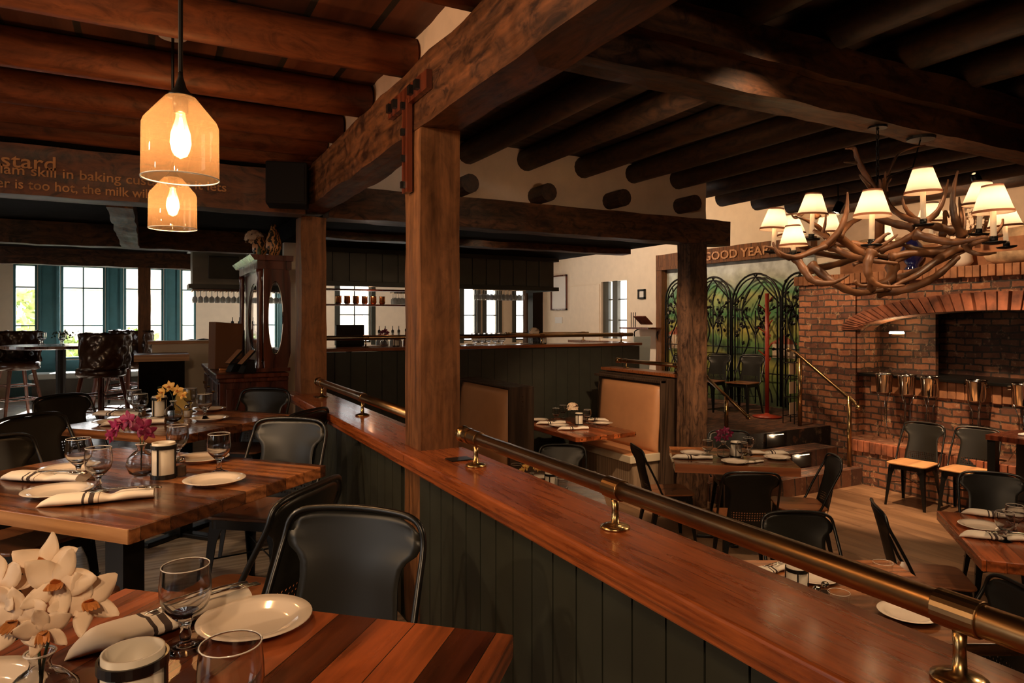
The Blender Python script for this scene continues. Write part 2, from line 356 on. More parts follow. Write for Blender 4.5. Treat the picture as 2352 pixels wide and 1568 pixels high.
        if solid: md = o.modifiers.new('s', 'SOLIDIFY'); md.thickness = solid
        if sub: md = o.modifiers.new('u', 'SUBSURF'); md.levels = md.render_levels = sub
        if bevel: md = o.modifiers.new('b', 'BEVEL'); md.width = bevel; md.segments = 2; md.limit_method = 'ANGLE'
        return o
def tag(o, label, cat, group=None):
    o['label'] = label; o['category'] = cat
    if group: o['group'] = group
    return o
def struct(o): o['kind'] = 'structure'; return o
def thing(name, label, cat, loc=(0, 0, 0), rz=0, group=None):
    o = bpy.data.objects.new(name, None); COL.objects.link(o); o.location = loc; o.rotation_euler = (0, 0, rz); o.empty_display_size = .05
    return tag(o, label, cat, group)
KIDS = {}
def kids(o): return [c for c in o.children]
def copy_tree(root, loc, rz, label, group=None):
    r = root.copy(); COL.objects.link(r); r.location = loc; r.rotation_euler = (0, 0, rz); r['label'] = label
    if group: r['group'] = group
    def rec(a, b):
        for ch in list(a.children):
            c = ch.copy(); COL.objects.link(c); c.parent = b; rec(ch, c)
    rec(root, r)
    return r
class Proto:
    """first use moves the original, later uses copy it"""
    def __init__(s, fn): s.fn = fn; s.o = None
    def __call__(s, loc, rz, label, group=None, scale=None):
        if s.o is None:
            s.o = s.fn(); o = s.o; o.location = loc; o.rotation_euler = (0, 0, rz); o['label'] = label
            if group: o['group'] = group
            s.src = o
        else: o = copy_tree(s.src, loc, rz, label, group)
        if scale: o.scale = (scale,) * 3
        return o
def smooth_path(pts, n=4):
    P = [Vector(p) for p in pts]; out = []
    for i in range(len(P) - 1):
        a = P[max(0, i - 1)]; b = P[i]; c = P[i + 1]; d = P[min(len(P) - 1, i + 2)]
        for k in range(n):
            t = k / n
            out.append(.5 * ((2 * b) + (c - a) * t + (2 * a - 5 * b + 4 * c - d) * t * t + (3 * b - a - 3 * c + d) * t ** 3))
    out.append(P[-1]); return out
def text_mesh(txt, size, name, mat, M, parent=None, depth=.002, bold=0):
    c = bpy.data.curves.new(name, 'FONT'); c.body = txt; c.size = size; c.extrude = depth; c.offset = bold; c.resolution_u = 3
    t = bpy.data.objects.new(name + '_tmp', c); COL.objects.link(t)
    dg = bpy.context.evaluated_depsgraph_get(); me = bpy.data.meshes.new_from_object(t.evaluated_get(dg)); bpy.data.objects.remove(t)
    me.materials.clear(); me.materials.append(MT[mat]); o = bpy.data.objects.new(name, me); COL.objects.link(o); me.transform(M)
    if parent: o.parent = parent
    return o
# ================================================================== STRUCTURE
LOW = -.6
# floors
struct(B().box(-9, 1.06, -4, 15.3, -.12, 0).build('floor', 'floorL'))
struct(B().box(1.06, 9.3, 7.98, 15.3, -.12, 0).build('floor_bar', 'floorL'))
struct(B().box(1.06, 9.3, -4, 8.0, LOW - .12, LOW).build('floor_sunken', 'floorR'))
# brick platform with its steps
struct(B().box(5.6, 9.3, 5.98, 7.98, LOW, 0).box(5.6, 9.3, 7.98, 12.5, -.005, .006).build('floor_platform', 'brickF'))
b = B().box(5.45, 7.68, 5.64, 5.98, LOW, -.2).box(5.45, 7.68, 5.30, 5.64, LOW, -.4)
struct(b.build('trim_steps', 'brickF'))
# retaining wall under the left level
struct(B().box(1.06, 1.20, -4, 8, LOW, -.001).build('wall_retaining', 'green'))
# north wall with windows --------------------------------------------------
YN = 15.0
wins = [(xpx(30, YN), xpx(85, YN)), (xpx(140, YN), xpx(241, YN)), (xpx(285, YN), xpx(375, YN)), (xpx(415, YN), xpx(450, YN)), (xpx(604, YN), xpx(636, YN)),
        (xpx(778, YN), xpx(852, YN)), (xpx(1064, YN), xpx(1095, YN)), (xpx(1116, YN), xpx(1144, YN)), (xpx(1184, YN), xpx(1212, YN))]
ZW0, ZW1 = .68, 2.42
zs = [(ZW0, ZW1)] * 5 + [(.9, 2.42)] * 4
nb = B(); x = -9.0
for (a, c), (z0, z1) in zip(wins, zs):
    nb.box(x, a, YN, YN + .25, 0, 3.6); nb.box(a, c, YN, YN + .25, 0, z0); nb.box(a, c, YN, YN + .25, z1, 3.6); x = c
nb.box(x, 9.3, YN, YN + .25, 0, 3.6); struct(nb.build('wall_north', 'plasterL'))
for i, ((a, c), (z0, z1)) in enumerate(zip(wins, zs)):
    f = B(); t = .035
    f.box(a, a + t, YN + .02, YN + .09, z0, z1).box(c - t, c, YN + .02, YN + .09, z0, z1).box(a, c, YN + .02, YN + .09, z0, z0 + t).box(a, c, YN + .02, YN + .09, z1 - t, z1)
    if c - a > .45: f.box((a + c) / 2 - .011, (a + c) / 2 + .011, YN + .04, YN + .07, z0, z1)
    for zz in ((z0 + .62), (z0 + 1.32)): f.box(a, c, YN + .04, YN + .07, zz - .011, zz + .011)
    w = struct(f.build('window_%d' % (i + 1), 'green' if i > 4 else 'teal'))
    B().box(a, c, YN + .052, YN + .056, z0, z1).build('glass', 'winglass', w)
    if i > 4:
        struct(B().box(a - .09, a, YN - .04, YN, z0 - .05, z1 + .05).box(c, c + .09, YN - .04, YN, z0 - .05, z1 + .05).build('trim_%d' % (i + 1), 'green'))
    portal(a, c, YN + .3, z0, z1)
# teal pilasters between the bay windows
for i, (p0, p1) in enumerate(((88, 137), (243, 283), (377, 413), (638, 660))):
    a, c = xpx(p0, YN - .1), xpx(p1, YN - .1)
    o = B().box(a, c, YN - .12, YN, .6, 2.9).box(a + .02, a + .05, YN - .16, YN - .12, .6, 2.9).box(c - .05, c - .02, YN - .16, YN - .12, .6, 2.9).build('trim_%d' % (20 + i), 'teal'); struct(o)
struct(B().box(wins[0][0] - .06, wins[3][1] + .3, YN - .1, YN, 0, .66).build('trim_30', 'teal'))
struct(B().box(-9, wins[0][0] - .3, YN - .01, YN, 0, 3).build('trim_31', 'plasterL'))
# outside
struct(B().box(-40, 40, YN + .3, 70, -.5, -.3).build('floor_outside', 'road'))
def bush(name, c, r, h, seed, label):
    random.seed(seed); b = B(); bl = bpy.data
    for k in range(260):
        a = random.random() * 2 * PI; q = random.random() ** .5 * r; z = random.random() * h
        q *= math.sqrt(max(.05, 1 - (2 * z / h - 1) ** 2)) if h > 1 else 1
        p = Vector((c[0] + q * math.cos(a), c[1] + q * math.sin(a), c[2] + z)); s = .16
        u = Vector((random.uniform(-1, 1), random.uniform(-1, 1), random.uniform(-1, 1))).normalized() * s; w = u.cross(Vector((random.random(), random.random(), 1))).normalized() * s * .6
        b.add([p - u, p + w, p + u, p - w], [(0, 1, 2, 3)])
    o = b.build(name, 'hedge'); tag(o, label, 'shrub', 'shrubs outside the bay windows'); return o
for i, (px, Y, r, h) in enumerate(((55, 18, .8, 2.3), (140, 21.5, .8, 1.2), (222, 18.5, .7, 1.0), (310, 22, .8, 1.4), (430, 19, .6, 1.1))):
    p = aty(px, 800, Y)
    bush('shrub', (p.x, Y, -.3), r, h, i, ['tall yellow green shrub outside the leftmost bay window', 'low green shrub outside left part of the wide bay window', 'low green shrub outside right part of the wide bay window',
         'green shrub outside the bay window crossed by dark column', 'green shrub outside the narrow bay window by the bar cabinet'][i])
p = aty(200, 735, 40)
bb = thing('building', 'white house seen across the street through the bay windows', 'building', (p.x, 40, -.3))
B().box(-11, 14, 0, 6, 0, 3.2).build('wall', 'plasterL', bb); B().prism([(-11.5, 3.2), (14.5, 3.2), (12, 4.6), (-9, 4.6)], -.5, 6.5, 'y').build('roof', 'plasterL', bb)
for i in range(5): B().box(-9 + i * 4.6, -7.6 + i * 4.6, -.05, 0, 1.1, 2.5).build('window', 'trimW', bb)
# west / south / east walls; west windows are unseen, put in for daylight
wb = B(); ys = [(.4, 1.6), (3.0, 4.2), (9.5, 11.1)]; y = -4
for a, c in ys:
    wb.box(-4.2, -4, y, a, 0, 3.6).box(-4.2, -4, a, c, 0, .8).box(-4.2, -4, a, c, 2.3, 3.6); y = c
wb.box(-4.2, -4, y, 15.3, 0, 3.6); struct(wb.build('wall_west', 'plasterL'))
for i, (a, c) in enumerate(ys):
    w = B().box(-4.12, -4.06, a, a + .05, .8, 2.3).box(-4.12, -4.06, c - .05, c, .8, 2.3).box(-4.12, -4.06, a, c, .8, .85).box(-4.12, -4.06, a, c, 2.25, 2.3).box(-4.11, -4.07, (a + c) / 2 - .015, (a + c) / 2 + .015, .8, 2.3).box(-4.11, -4.07, a, c, 1.5, 1.53)
    w = struct(w.build('window_%d' % (10 + i), 'teal')); B().box(-4.095, -4.09, a, c, .8, 2.3).build('glass', 'winglass', w)
    o = light('AREA', (-4.3, (a + c) / 2, 1.55), 1, (1, 1, 1), 1.5, (0, -PI / 2, 0), size_y=c - a, name='portal'); o.data.cycles.is_portal = True
struct(B().box(-9.2, 9.3, -4.2, -4, LOW, 3.6).build('wall_south', 'plaster'))
# east wall: cream, with a narrow casement
XE = 8.9
ye0, ye1 = ypx(1440, XE), ypx(1381, XE)
ze0, ze1 = 1.0, atx(1410, 645, XE).z
eb = B().box(XE, XE + .3, ye1, 15.3, 0, 3.8).box(XE, XE + .3, 6.3, ye0, 0, 3.8).box(XE, XE + .3, ye0, ye1, 0, ze0).box(XE, XE + .3, ye0, ye1, ze1, 3.8)
struct(eb.build('wall_east', 'plasterL'))
struct(B().box(9.0, 9.3, -4, 6.3, LOW, 3.8).build('wall_east_south', 'stone'))
ym = (ye0 + ye1) / 2
w = B().box(XE + .05, XE + .12, ye0, ye0 + .07, ze0, ze1).box(XE + .05, XE + .12, ye1 - .2, ye1, ze0, ze1).box(XE + .03, XE + .12, ym - .09, ym + .09, ze0, ze1)
for zz in (ze0 + .4, ze1 - .4): w.box(XE + .07, XE + .1, ye0, ye1, zz - .012, zz + .012)
w = struct(w.build('window_40', 'greenlit')); B().box(XE + .08, XE + .085, ye0, ye1, ze0, ze1).build('glass', 'winglass', w)
o = light('AREA', (XE + .33, ym, (ze0 + ze1) / 2), 1, (1, 1, 1), ze1 - ze0, (0, PI / 2, 0), size_y=ye1 - ye0, name='portal'); o.data.cycles.is_portal = True
struct(B().box(8.87, 8.9, ypx(1377, 8.88), ypx(1310, 8.88), 0, atx(1345, 655, 8.88).z).build('door_1', 'plasterL', bevel=.01))
# sun on the floor by the bay windows
sn = bpy.data.lights.new('sun', 'SUN'); sn.energy = 60; sn.color = (1, .95, .85); sn.angle = .02; so = bpy.data.objects.new('sun', sn); COL.objects.link(so); so.rotation_euler = Vector((-.12, -1, -.42)).to_track_quat('-Z', 'Y').to_euler()
# ceilings --------------------------------------------------------------
struct(B().box(-4.2, 1.14, -4, 5.4, 2.737, 2.86).build('ceiling', 'ceilL'))
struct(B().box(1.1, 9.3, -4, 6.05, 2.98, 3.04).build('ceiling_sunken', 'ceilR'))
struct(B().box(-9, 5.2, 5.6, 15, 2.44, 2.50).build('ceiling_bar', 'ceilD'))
struct(B().box(5.2, 9.3, 6.05, 15.3, 3.62, 3.68).box(5.2, 9.3, 6.0, 6.05, 2.98, 3.68).box(5.2, 5.25, 6, 15.3, 2.5, 3.68).build('ceiling_platform', 'plasterL'))
# plaster over the posts
pb = B()
pb.timber(1.12, 1.2, -4, 5.4, 2.52, 2.81, .02, .09); struct(pb.build('wall_plaster_strip', 'plaster'))
struct(B().timber(1.22, 5.32, 5.5, 5.62, 2.46, 2.99, .012, .14).build('wall_gable', 'plaster'))
# log joists, left room
def logm(name, mat, axis, a0, a1, c, zc, r, label, group, n=14):
    b = B(); pts = []; k = int((a1 - a0) / .25); rad = []
    for i in range(k + 1):
        t = a0 + (a1 - a0) * i / k; w = noise.noise(Vector((t * .6, c * 3, 0))) * .018
        pts.append((t, c + w, zc) if axis == 'x' else (c + w, t, zc)); rad.append(r * (1 + .07 * noise.noise(Vector((t * 1.1, c * 5, 3)))))
    o = b.tube(pts, rad, n).build(name, mat, smooth=True); return tag(o, label, 'beam', group)
ordn = ['nearest of the reddish ceiling logs, at the top edge of the picture', 'second reddish ceiling log, ending beside the largest plaster patch', 'third reddish ceiling log, passing behind the cord of the nearer pendant',
        'fourth reddish ceiling log, level with the glass top of the nearer pendant', 'fifth reddish ceiling log, just above the lettered beam', 'reddish ceiling log right against the lettered beam']
for yc, lab in zip((2.31, 3.09, 3.81, 4.45, 4.90, 5.15), ordn): logm('ceiling_log', 'joist', 'x', -4, 1.11, yc, 2.645 if yc < 5 else 2.62, .092, lab, 'reddish ceiling logs')
for yc in (1.5, .7): logm('ceiling_log', 'joist', 'x', -4, 1.11, yc, 2.645, .092, 'reddish ceiling log overhead, outside the top edge', 'reddish ceiling logs')
# main timbers
def timber(name, mat, box, label, cat='beam', amp=.012, seg=.11, group=None):
    o = B().timber(*box, amp, seg).build(name, mat, smooth=False, bevel=0); return tag(o, label, cat, group)
main = timber('main_beam', 'beamY', (1.06, 1.25, -3.9, 5.72, 2.255, 2.55), 'massive hewn beam running overhead above the half wall, resting on the middle post')
sb = timber('lettered_beam', 'script', (-9, 1.05, 5.28, 5.50, 2.2, 2.52), 'reddish beam with faded old lettering below the logs', amp=.008)
timber('cross_beam', 'beamX', (1.3, 9, 2.33, 2.52, 2.487, 2.63), 'lower half of the doubled cross beam the antler chandelier hangs from', group='doubled cross beam', amp=.014)
timber('cross_beam', 'beamX', (1.25, 9, 2.27, 2.50, 2.63, 2.80), 'upper half of the doubled cross beam, stepped out over the lower one', group='doubled cross beam', amp=.014)
timber('bar_beam', 'beamX', (1.26, 5.58, 5.4, 5.64, 2.21, 2.47), 'dark beam below the plaster gable, spanning to the right post', amp=.01)
# brass tie plate of wood on main beam joint
mb = B().box(1.035, 1.06, 2.70, 3.22, 2.38, 2.46); mb.box(1.03, 1.055, 2.93, 3.0, 1.98, 2.40)
mb.build('tie_plate', 'mahog', main)
for yy in (2.78, 2.86, 3.08, 3.16): B().box(1.015, 1.04, yy, yy + .03, 2.40, 2.44).build('peg', 'black', main)
for yy in (2.0, 2.12, 2.24, 2.36): B().box(1.012, 1.03, 2.955, 2.975, yy, yy + .03).build('peg', 'black', main)
def post(box, label, name='post'): return timber(name, 'post', box, label, 'post', .009, .09)
post((1.065, 1.255, 2.85, 3.06, -.1, 2.26), 'massive hewn wooden post rising through the half wall in the middle')
post((1.06, 1.26, 5.50, 5.72, -.1, 2.22), 'wooden post at the far end of the half wall beside the mahogany cabinet')
p = ypx
tag(B().timber(5.02, 5.26, 5.42, 5.62, LOW, 2.215, .012, .09).build('post', 'postD'), 'dark weathered post right of the tan booth, on the sunken floor', 'post')
post((xpx(317, 11.9), xpx(346, 11.9), 11.8, 12.0, 0, 2.2), 'slim dark column standing in front of the bay windows', 'column')
# dark beams over the bar side
timber('ceiling_beam', 'beamX', (-9, 1.3, 8.6, 8.8, 2.2, 2.45), 'dark beam beyond the lettered beam, first of the two behind it', group=None)
timber('ceiling_beam', 'beamX', (-9, .9, 11.8, 12.0, 2.2, 2.45), 'dark beam directly over the bay windows, resting on the slim column')
timber('ceiling_beam', 'beamY', (-.26, -.09, 5.62, 8.6, 2.2, 2.45), 'short whitish lit beam running away behind the lower pendant')
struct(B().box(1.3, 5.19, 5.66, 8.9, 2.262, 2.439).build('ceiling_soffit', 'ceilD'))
timber('ceiling_beam', 'beamX', (1.3, 5.16, 6.6, 6.76, 2.19, 2.26), 'thin dark beam above the bar, behind the gable beam')
# right room joists
lab = 'dark ceiling log ending at the gable, %s'
wh = ['first right of the middle post', 'second from the middle post', 'third from the middle post', 'fourth from the middle post', 'fifth from the middle post, above the right post']
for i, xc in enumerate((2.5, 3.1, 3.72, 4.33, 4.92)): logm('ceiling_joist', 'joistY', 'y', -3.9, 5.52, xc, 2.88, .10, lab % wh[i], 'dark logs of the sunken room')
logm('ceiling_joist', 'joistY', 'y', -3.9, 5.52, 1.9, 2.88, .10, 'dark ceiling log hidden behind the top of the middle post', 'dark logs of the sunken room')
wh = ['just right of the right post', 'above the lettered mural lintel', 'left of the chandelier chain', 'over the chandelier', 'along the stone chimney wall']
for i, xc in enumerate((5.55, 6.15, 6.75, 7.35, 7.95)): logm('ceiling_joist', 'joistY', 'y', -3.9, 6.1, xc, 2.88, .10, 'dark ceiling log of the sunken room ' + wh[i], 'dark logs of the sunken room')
wh = ['touching the middle post', 'second from the middle post', 'third from the middle post', 'nearest the right post']
for i, px in enumerate((1075, 1255, 1427, 1590)):
    xx = xpx(px, 5.3); q = aty(px, 443 + i * 12 - (12 if i else 20), 5.3)
    o = B().tube([(xx, 5.25, q.z), (xx, 5.56, q.z)], .082, 14).build('log_end', 'joistY', smooth=False); tag(o, 'short dark log end poking out of the gable plaster, ' + wh[i], 'beam', 'log ends in the gable')
# ------------------------------------------------------------------ half wall
hw = thing('half_wall', 'half wall of dark green boards with glossy red brown wood cap', 'half wall', (1.1, 2, 0))
def HW(b, name, mat, **k):
    o = b.build(name, mat, **k); o.parent = hw; o.matrix_parent_inverse = Matrix.Translation((-1.1, -2, 0)); return o
b = B().box(1.075, 1.2, -3.9, 2.84, 0, .76).box(1.075, 1.2, 3.07, 5.49, 0, .76); y = -3.9
while y < 5.45:
    y1 = min(y + .1245, 5.5)
    if not (y < 3.05 and y1 > 2.86): b.box(1.06, 1.075, y + .003, y1 - .003, .002, .76)
    y += .125
HW(b, 'panelling', 'green')
b = B().box(1.20, 1.22, -3.9, 2.84, LOW + .01, .765).box(1.20, 1.22, 3.07, 5.49, LOW + .01, .765); HW(b, 'rear_panel', 'green')
b = B().box(.985, 1.275, -3.9, 2.86, .772, .82).box(.985, 1.075, 2.84, 3.07, .772, .82).box(.985, 1.275, 3.05, 5.74, .772, .82); HW(b, 'cap', 'cap', bevel=.008)
HW(B().box(1.0, 1.06, -3.9, 5.7, .745, .772), 'moulding', 'cap', bevel=.006)
def plate(px, py, lab):
    q = at(px, py, .822); o = B().box(-.05, .05, -.035, .035, 0, .003).build('cap_plate', 'black', bevel=.002); o.location = q; o.location.z = .8215; tag(o, lab, 'plate')
plate(1055, 1054, 'small black plate on the wood cap at the foot of the middle post'); plate(737, 910, 'small black plate on the wood cap beside the far post')
# rails
def rail(x, y0, y1, z, stands, label, ball0=False, ball1=False, r=.0255, axis='y', base=.82):
    t = thing('brass_rail', label, 'rail', (x, y0, base) if axis == 'y' else (y0, x, base))
    g = z - base
    P = (lambda a: (0, a - y0, g)) if axis == 'y' else (lambda a: (a - y0, 0, g))
    B().tube([P(y0), P(y1)], r, 24).build('rail_tube', 'brass', t, smooth=True)
    d = (lambda a, w: [P(a - w), P(a + w)])
    for s in stands:
        b = B().tube(d(s, .035), r * 1.16, 24); b.build('collar', 'brass', t, smooth=False, bevel=.002)
        q = P(s); b = B().lathe([(.042, 0), (.042, .006), (.03, .011), (.011, .016), (.0095, g * .45), (.011, g - r)], 20, (q[0], q[1], 0)); b.build('stand', 'brassB', t, smooth=True)
    for e, on, sg in ((y0, ball0, -1), (y1, ball1, 1)):
        if on:
            q = P(e); q2 = P(e + sg * .03); R = r * 1.35
            me = B(); prof = [(max(.0005, R * math.sin(PI * i / 12)), -R * math.cos(PI * i / 12)) for i in range(13)]
            me.lathe(prof, 24, (q2[0], q2[1], g)); me.build('ball_finial', 'brassB', t, smooth=True)
            B().tube([P(e - sg * .05), P(e - sg * .02)], r * 1.25, 24).build('collar', 'brassB', t)
    return t
rail(1.15, -2.0, 2.55, .93, (-.29, .625, 1.54, 2.455), 'thick brass rail on the near half wall, right of the middle post', ball1=True)
rail(1.15, 3.08, 5.25, .93, (4.08, 5.17), 'thick brass rail on the far half wall, between the two posts', ball1=True)
# ------------------------------------------------------------------ mural wall
yM0, yM1 = 6.9, ypx(1526, 8.85)
def mural_mat():
    m, nt, b = new('mural'); tc = N(nt, 'TexCoord'); sep = N(nt, 'SeparateXYZ'); Lk(nt, tc, 3, sep, 0)
    n = N(nt, 'TexNoise', noise_dimensions='3D', i_2=1.1, i_3=3); Lk(nt, tc, 3, n, 0)
    nn = math_(nt, 'MULTIPLY', math_(nt, 'SUBTRACT', n, .5), 1.5); z = math_(nt, 'ADD', sep.outputs[2], math_(nt, 'MULTIPLY', nn, .55)); z = math_(nt, 'MULTIPLY', z, 1 / 2.6)
    r = ramp(nt, z, [(0, (.03, .04, .012))]); r.color_ramp.elements[1].position = .18; r.color_ramp.elements[1].color = (.12, .17, .03, 1)
    for p, c in ((.26, (.38, .36, .07)), (.34, (.03, .06, .02)), (.42, (.11, .22, .05)), (.50, (.48, .42, .10)), (.58, (.08, .26, .09)), (.66, (.42, .44, .16)), (.72, (.14, .38, .17)), (.80, (.55, .60, .50)), (.88, (.6, .66, .66))):
        e = r.color_ramp.elements.new(p); e.color = c4(c)
    n2 = N(nt, 'TexNoise', i_2=6, i_3=5); Lk(nt, tc, 3, n2, 0); r2 = ramp(nt, n2, [(.3, (.65, .65, .65)), (.7, (1.2, 1.2, 1.2))])
    c = mix(nt, r, r2, 1, 'MULTIPLY'); Lk(nt, c, 0, b, 0); b.inputs['Roughness'].default_value = .7; return m
MT['mural'] = mural_mat()
mur = B().box(8.86, 8.899, yM0, yM1, 0, 2.45).build('mural', 'mural'); tag(mur, 'painted mural of green hills and fields behind the iron arches', 'painting')
def paint(poly, mat, name): o = B().prism(poly, 8.853, 8.86, 'x').build(name, mat); o.parent = mur
for px, py, s in ((1597, 785, 1), (1575 - 18, 768, 1.2), (1800, 790, 1)):
    q = atx(px, py, 8.855); paint([(q.y + .22 * s, q.z), (q.y - .22 * s, q.z), (q.y - .22 * s, q.z - .22 * s), (q.y + .22 * s, q.z - .22 * s)], 'cream', 'painted_house'); paint([(q.y + .27 * s, q.z), (q.y, q.z + .14 * s), (q.y - .27 * s, q.z)], 'terracotta', 'painted_roof')
# rustic frame and sign
yl = ypx(1514, XE - .1)
sg = thing('lintel_sign', 'rustic wooden lintel lettered GOOD YEAR over the mural', 'sign', (8.85, 8, 2.4))
def SG(o): o.parent = sg; o.matrix_parent_inverse = Matrix.Translation((-8.85, -8, -2.4)); return o
SG(B().timber(8.72, 8.86, 6.85, yl, 2.40, 2.66, .008, .12).build('lintel', 'beamY' if 0 else MT['edgeL'] if 0 else 'post'))
SG(B().box(8.70, 8.735, yl - .75, yl - .02, 2.36, 2.42).build('bracket', 'post'))
M = Matrix(((0, 0, -1, 8.72), (-1, 0, 0, 0), (0, 1, 0, 0), (0, 0, 0, 1)))
qs = atx(1617, 615, 8.71); qe = atx(1769, 604, 8.71)
t = text_mesh('GOOD YEAR', .2, 'lettering', 'edgeL', Matrix.Identity(4), depth=.008, bold=.004)
wx = max(v.co.x for v in t.data.vertices) - min(v.co.x for v in t.data.vertices)
t.data.transform(Matrix.Scale((qs.y - qe.y) / wx, 4, (1, 0, 0)))
t.data.transform(Matrix.Translation((8.705, qs.y, 2.455)) @ Matrix(((0, 0, -1, 0), (-1, 0, 0, 0), (0, 1, 0, 0), (0, 0, 0, 1)))); SG(t)
post((8.72, 8.88, yl - .16, yl, 0, 2.42), 'weathered post at the left side of the mural')
# wrought iron arches
def arch(yc, w, top, label, seed):
    random.seed(seed); t = thing('iron_trellis', label, 'trellis', (8.70, yc, 0))
    r = .017; h = top - w
    def A(rr, n=14): return [(0, rr * math.cos(PI * i / n), h + rr * math.sin(PI * i / n)) for i in range(n + 1)]
    B().tube([(0, w, .05)] + A(w) + [(0, -w, .05)], r, 8).tube([(0, w - .06, .05)] + A(w - .06) + [(0, -w + .06, .05)], r * .8, 8).build('frame', 'iron', t, smooth=True)
    b = B().tube([(0, 0, .05), (0, 0, h - .1)], r * .7, 6).tube([(0, -w * .97, h), (0, -.3 * w, h + .6 * w), (0, .1 * w, h + w)], r * .7, 6).tube([(0, w * .97, h), (0, .3 * w, h + .6 * w), (0, -.1 * w, h + w)], r * .7, 6)
    b.tube([(0, w, h - .02), (0, .5 * w, h - .12), (0, 0, h - .5)], r * .7, 6).tube([(0, -w, h - .02), (0, -.5 * w, h - .12), (0, 0, h - .5)], r * .7, 6)
    for zz in (.55, .95): b.tube([(0, w, zz), (0, -w, zz)], r * .6, 6)
    b.build('bars', 'iron', t, smooth=True)
    v = B()
    for s in (-1, 1):
        pts = [(-.03, s * w * .55 + .09 * math.sin(i * 1.1 + seed) - s * i * .012, .1 + i * (h + .15) / 11) for i in range(12)]
        v.tube(smooth_path(pts, 3), .013, 6)
    v.build('vine_stem', 'iron', t, smooth=True); v = B()
    for s in (-1, 1):
        for k in range(26):
            p = Vector((-.06 + random.uniform(-.03, .02), s * w * .45 + random.gauss(0, .08), h - .25 + random.gauss(0, .2)))
            u = Vector((random.uniform(-.5, .5), random.uniform(-1, 1), random.uniform(-1, 1))).normalized() * .045; q = u.cross(Vector((1, .3, .2))).normalized() * .03
            v.add([p - u, p + q, p + u, p - q, p + Vector((-.02, 0, 0))], [(0, 1, 4), (1, 2, 4), (2, 3, 4), (3, 0, 4)])
    v.build('vine_leaves', 'iron', t)
    return t
for p0, p1, pt, lb in ((1529, 1600, 640, 'iron arch trellis with leaves at the left end of the mural'), (1600, 1678, 636, 'iron arch trellis partly hidden behind the right post'),
                       (1682, 1793, 628, 'wide iron arch trellis with vines behind the red coat rack'), (1797, 1880, 625, 'iron arch trellis cut off by the brick chimney')):
    ya, yb = ypx(p0, 8.7), ypx(p1, 8.7); tp = atx((p0 + p1) / 2, pt, 8.7).z
    arch((ya + yb) / 2, (ya - yb) / 2, tp, lb, p0)
# ------------------------------------------------------------------ brick fireplace
XF = 8.0; ZT = 2.0
fp = thing('brick_fireplace', 'large old brick fireplace with segmental arch, ledge and raised hearth', 'fireplace', (8.0, 5, LOW))
def FP(o): o.parent = fp; o.matrix_parent_inverse = Matrix.Translation((-8.0, -5, -LOW)); return o
yp0, yp1 = 5.62, 6.48
FP(B().box(XF, 9.0, yp0, yp1, LOW, ZT - .11).build('pier', 'brick'))
FP(B().box(8.16, 8.9, -2.2, yp0, LOW, .69).build('lower_wall', 'brick'))
FP(B().box(7.98, 8.16, -2.2, 5.6, LOW, -.07 - .004).build('hearth_body', 'brick'))
FP(B().box(7.68, 7.98, -2.2, 5.42, LOW, -.075).build('hearth_base', 'brick'))
# soldier course on hearth edge and under the counter
def soldiers(x0, x1, y0, y1, z0, z1, name, mat='soldier', w=.075):
    b = B(); y = y0; random.seed(3)
    while y < y1 - .02: d = random.uniform(-.008, .008); b.box(x0 + d, x1, y + .004, y + w - .004, z0 + random.uniform(-.012, .0), z1); y += w
    return FP(b.build(name, mat, bevel=.006))
soldiers(7.655, 7.97, -2, 5.42, -.2, -.068, 'hearth_edge'); FP(B().box(7.70, 8.16, -2, 5.55, -.072, -.066).build('hearth_slab', 'brickD'))
soldiers(8.13, 8.2, -2, 5.5, .50, .69, 'shelf_course', 'soldier2', .095)
FP(B().box(8.04, 8.95, -2.2, yp0 - .02, .69, .725).build('stone_shelf', 'black', bevel=.004))
FP(B().box(8.9, 9.0, -2.2, yp0, .72, 2).build('fireback', 'brickD'))
FP(B().box(8.5, 8.56, 4.9, 5.62, .72, 1.9).build('inner_cheek', 'brickD'))
# arch wall (elliptical opening)
yc, ai, bi, zc, ao, bo = 3.95, 1.62, .235, 1.27, 1.86, .44
poly = [(yp0 + .001, ZT - .11), (-2.2, ZT - .11), (-2.2, zc)]
poly += [(yc - ai, .73)] if 0 else []
arcpts = [(yc - ai * math.cos(PI * i / 24), zc + bi * math.sin(PI * i / 24)) for i in range(25)]
poly = [(-2.2, ZT - .11), (-2.2, .73), (yc - ai, .73)] + arcpts + [(yc + ai, .73), (yp0, .73), (yp0, ZT - .11)]
FP(B().prism([p for p in poly][::-1], XF + .03, XF + .33, 'x').build('arch_wall', 'brick'))
b = B(); nv = 46
for i in range(nv):
    a0 = PI * i / nv + .006; a1 = PI * (i + 1) / nv - .006
    q = [(yc + ai * math.cos(a0), zc + bi * math.sin(a0)), (yc + ao * math.cos(a0), zc + bo * math.sin(a0)), (yc + ao * math.cos(a1), zc + bo * math.sin(a1)), (yc + ai * math.cos(a1), zc + bi * math.sin(a1))]
    b.prism(q, XF - .02 - .012 * (i % 3), XF + .34, 'x')
FP(b.build('arch_voussoirs', 'soldier', bevel=.006))
soldiers(XF - .04, XF + .3, -2.2, yp1 + .02, ZT - .12, ZT, 'ledge_course', 'soldier2', .078)
FP(B().box(XF, 8.95, -2.2, yp1, ZT - .11, ZT - .01).build('ledge_slab', 'brick'))
FP(B().box(8.36, 8.9, -2.2, 6.1, ZT, 2.32).build('chimney_brick_course', 'soldier2'))
struct(B().timber(8.45, 8.95, -3.9, 6.1, 2.3, 3.0, .02, .2).build('wall_chimney_breast', 'plaster'))
struct(B().timber(8.40, 8.9, -3.9, 6.0, 2.1, 2.46, .03, .12).build('wall_chimney_stone', 'stone'))
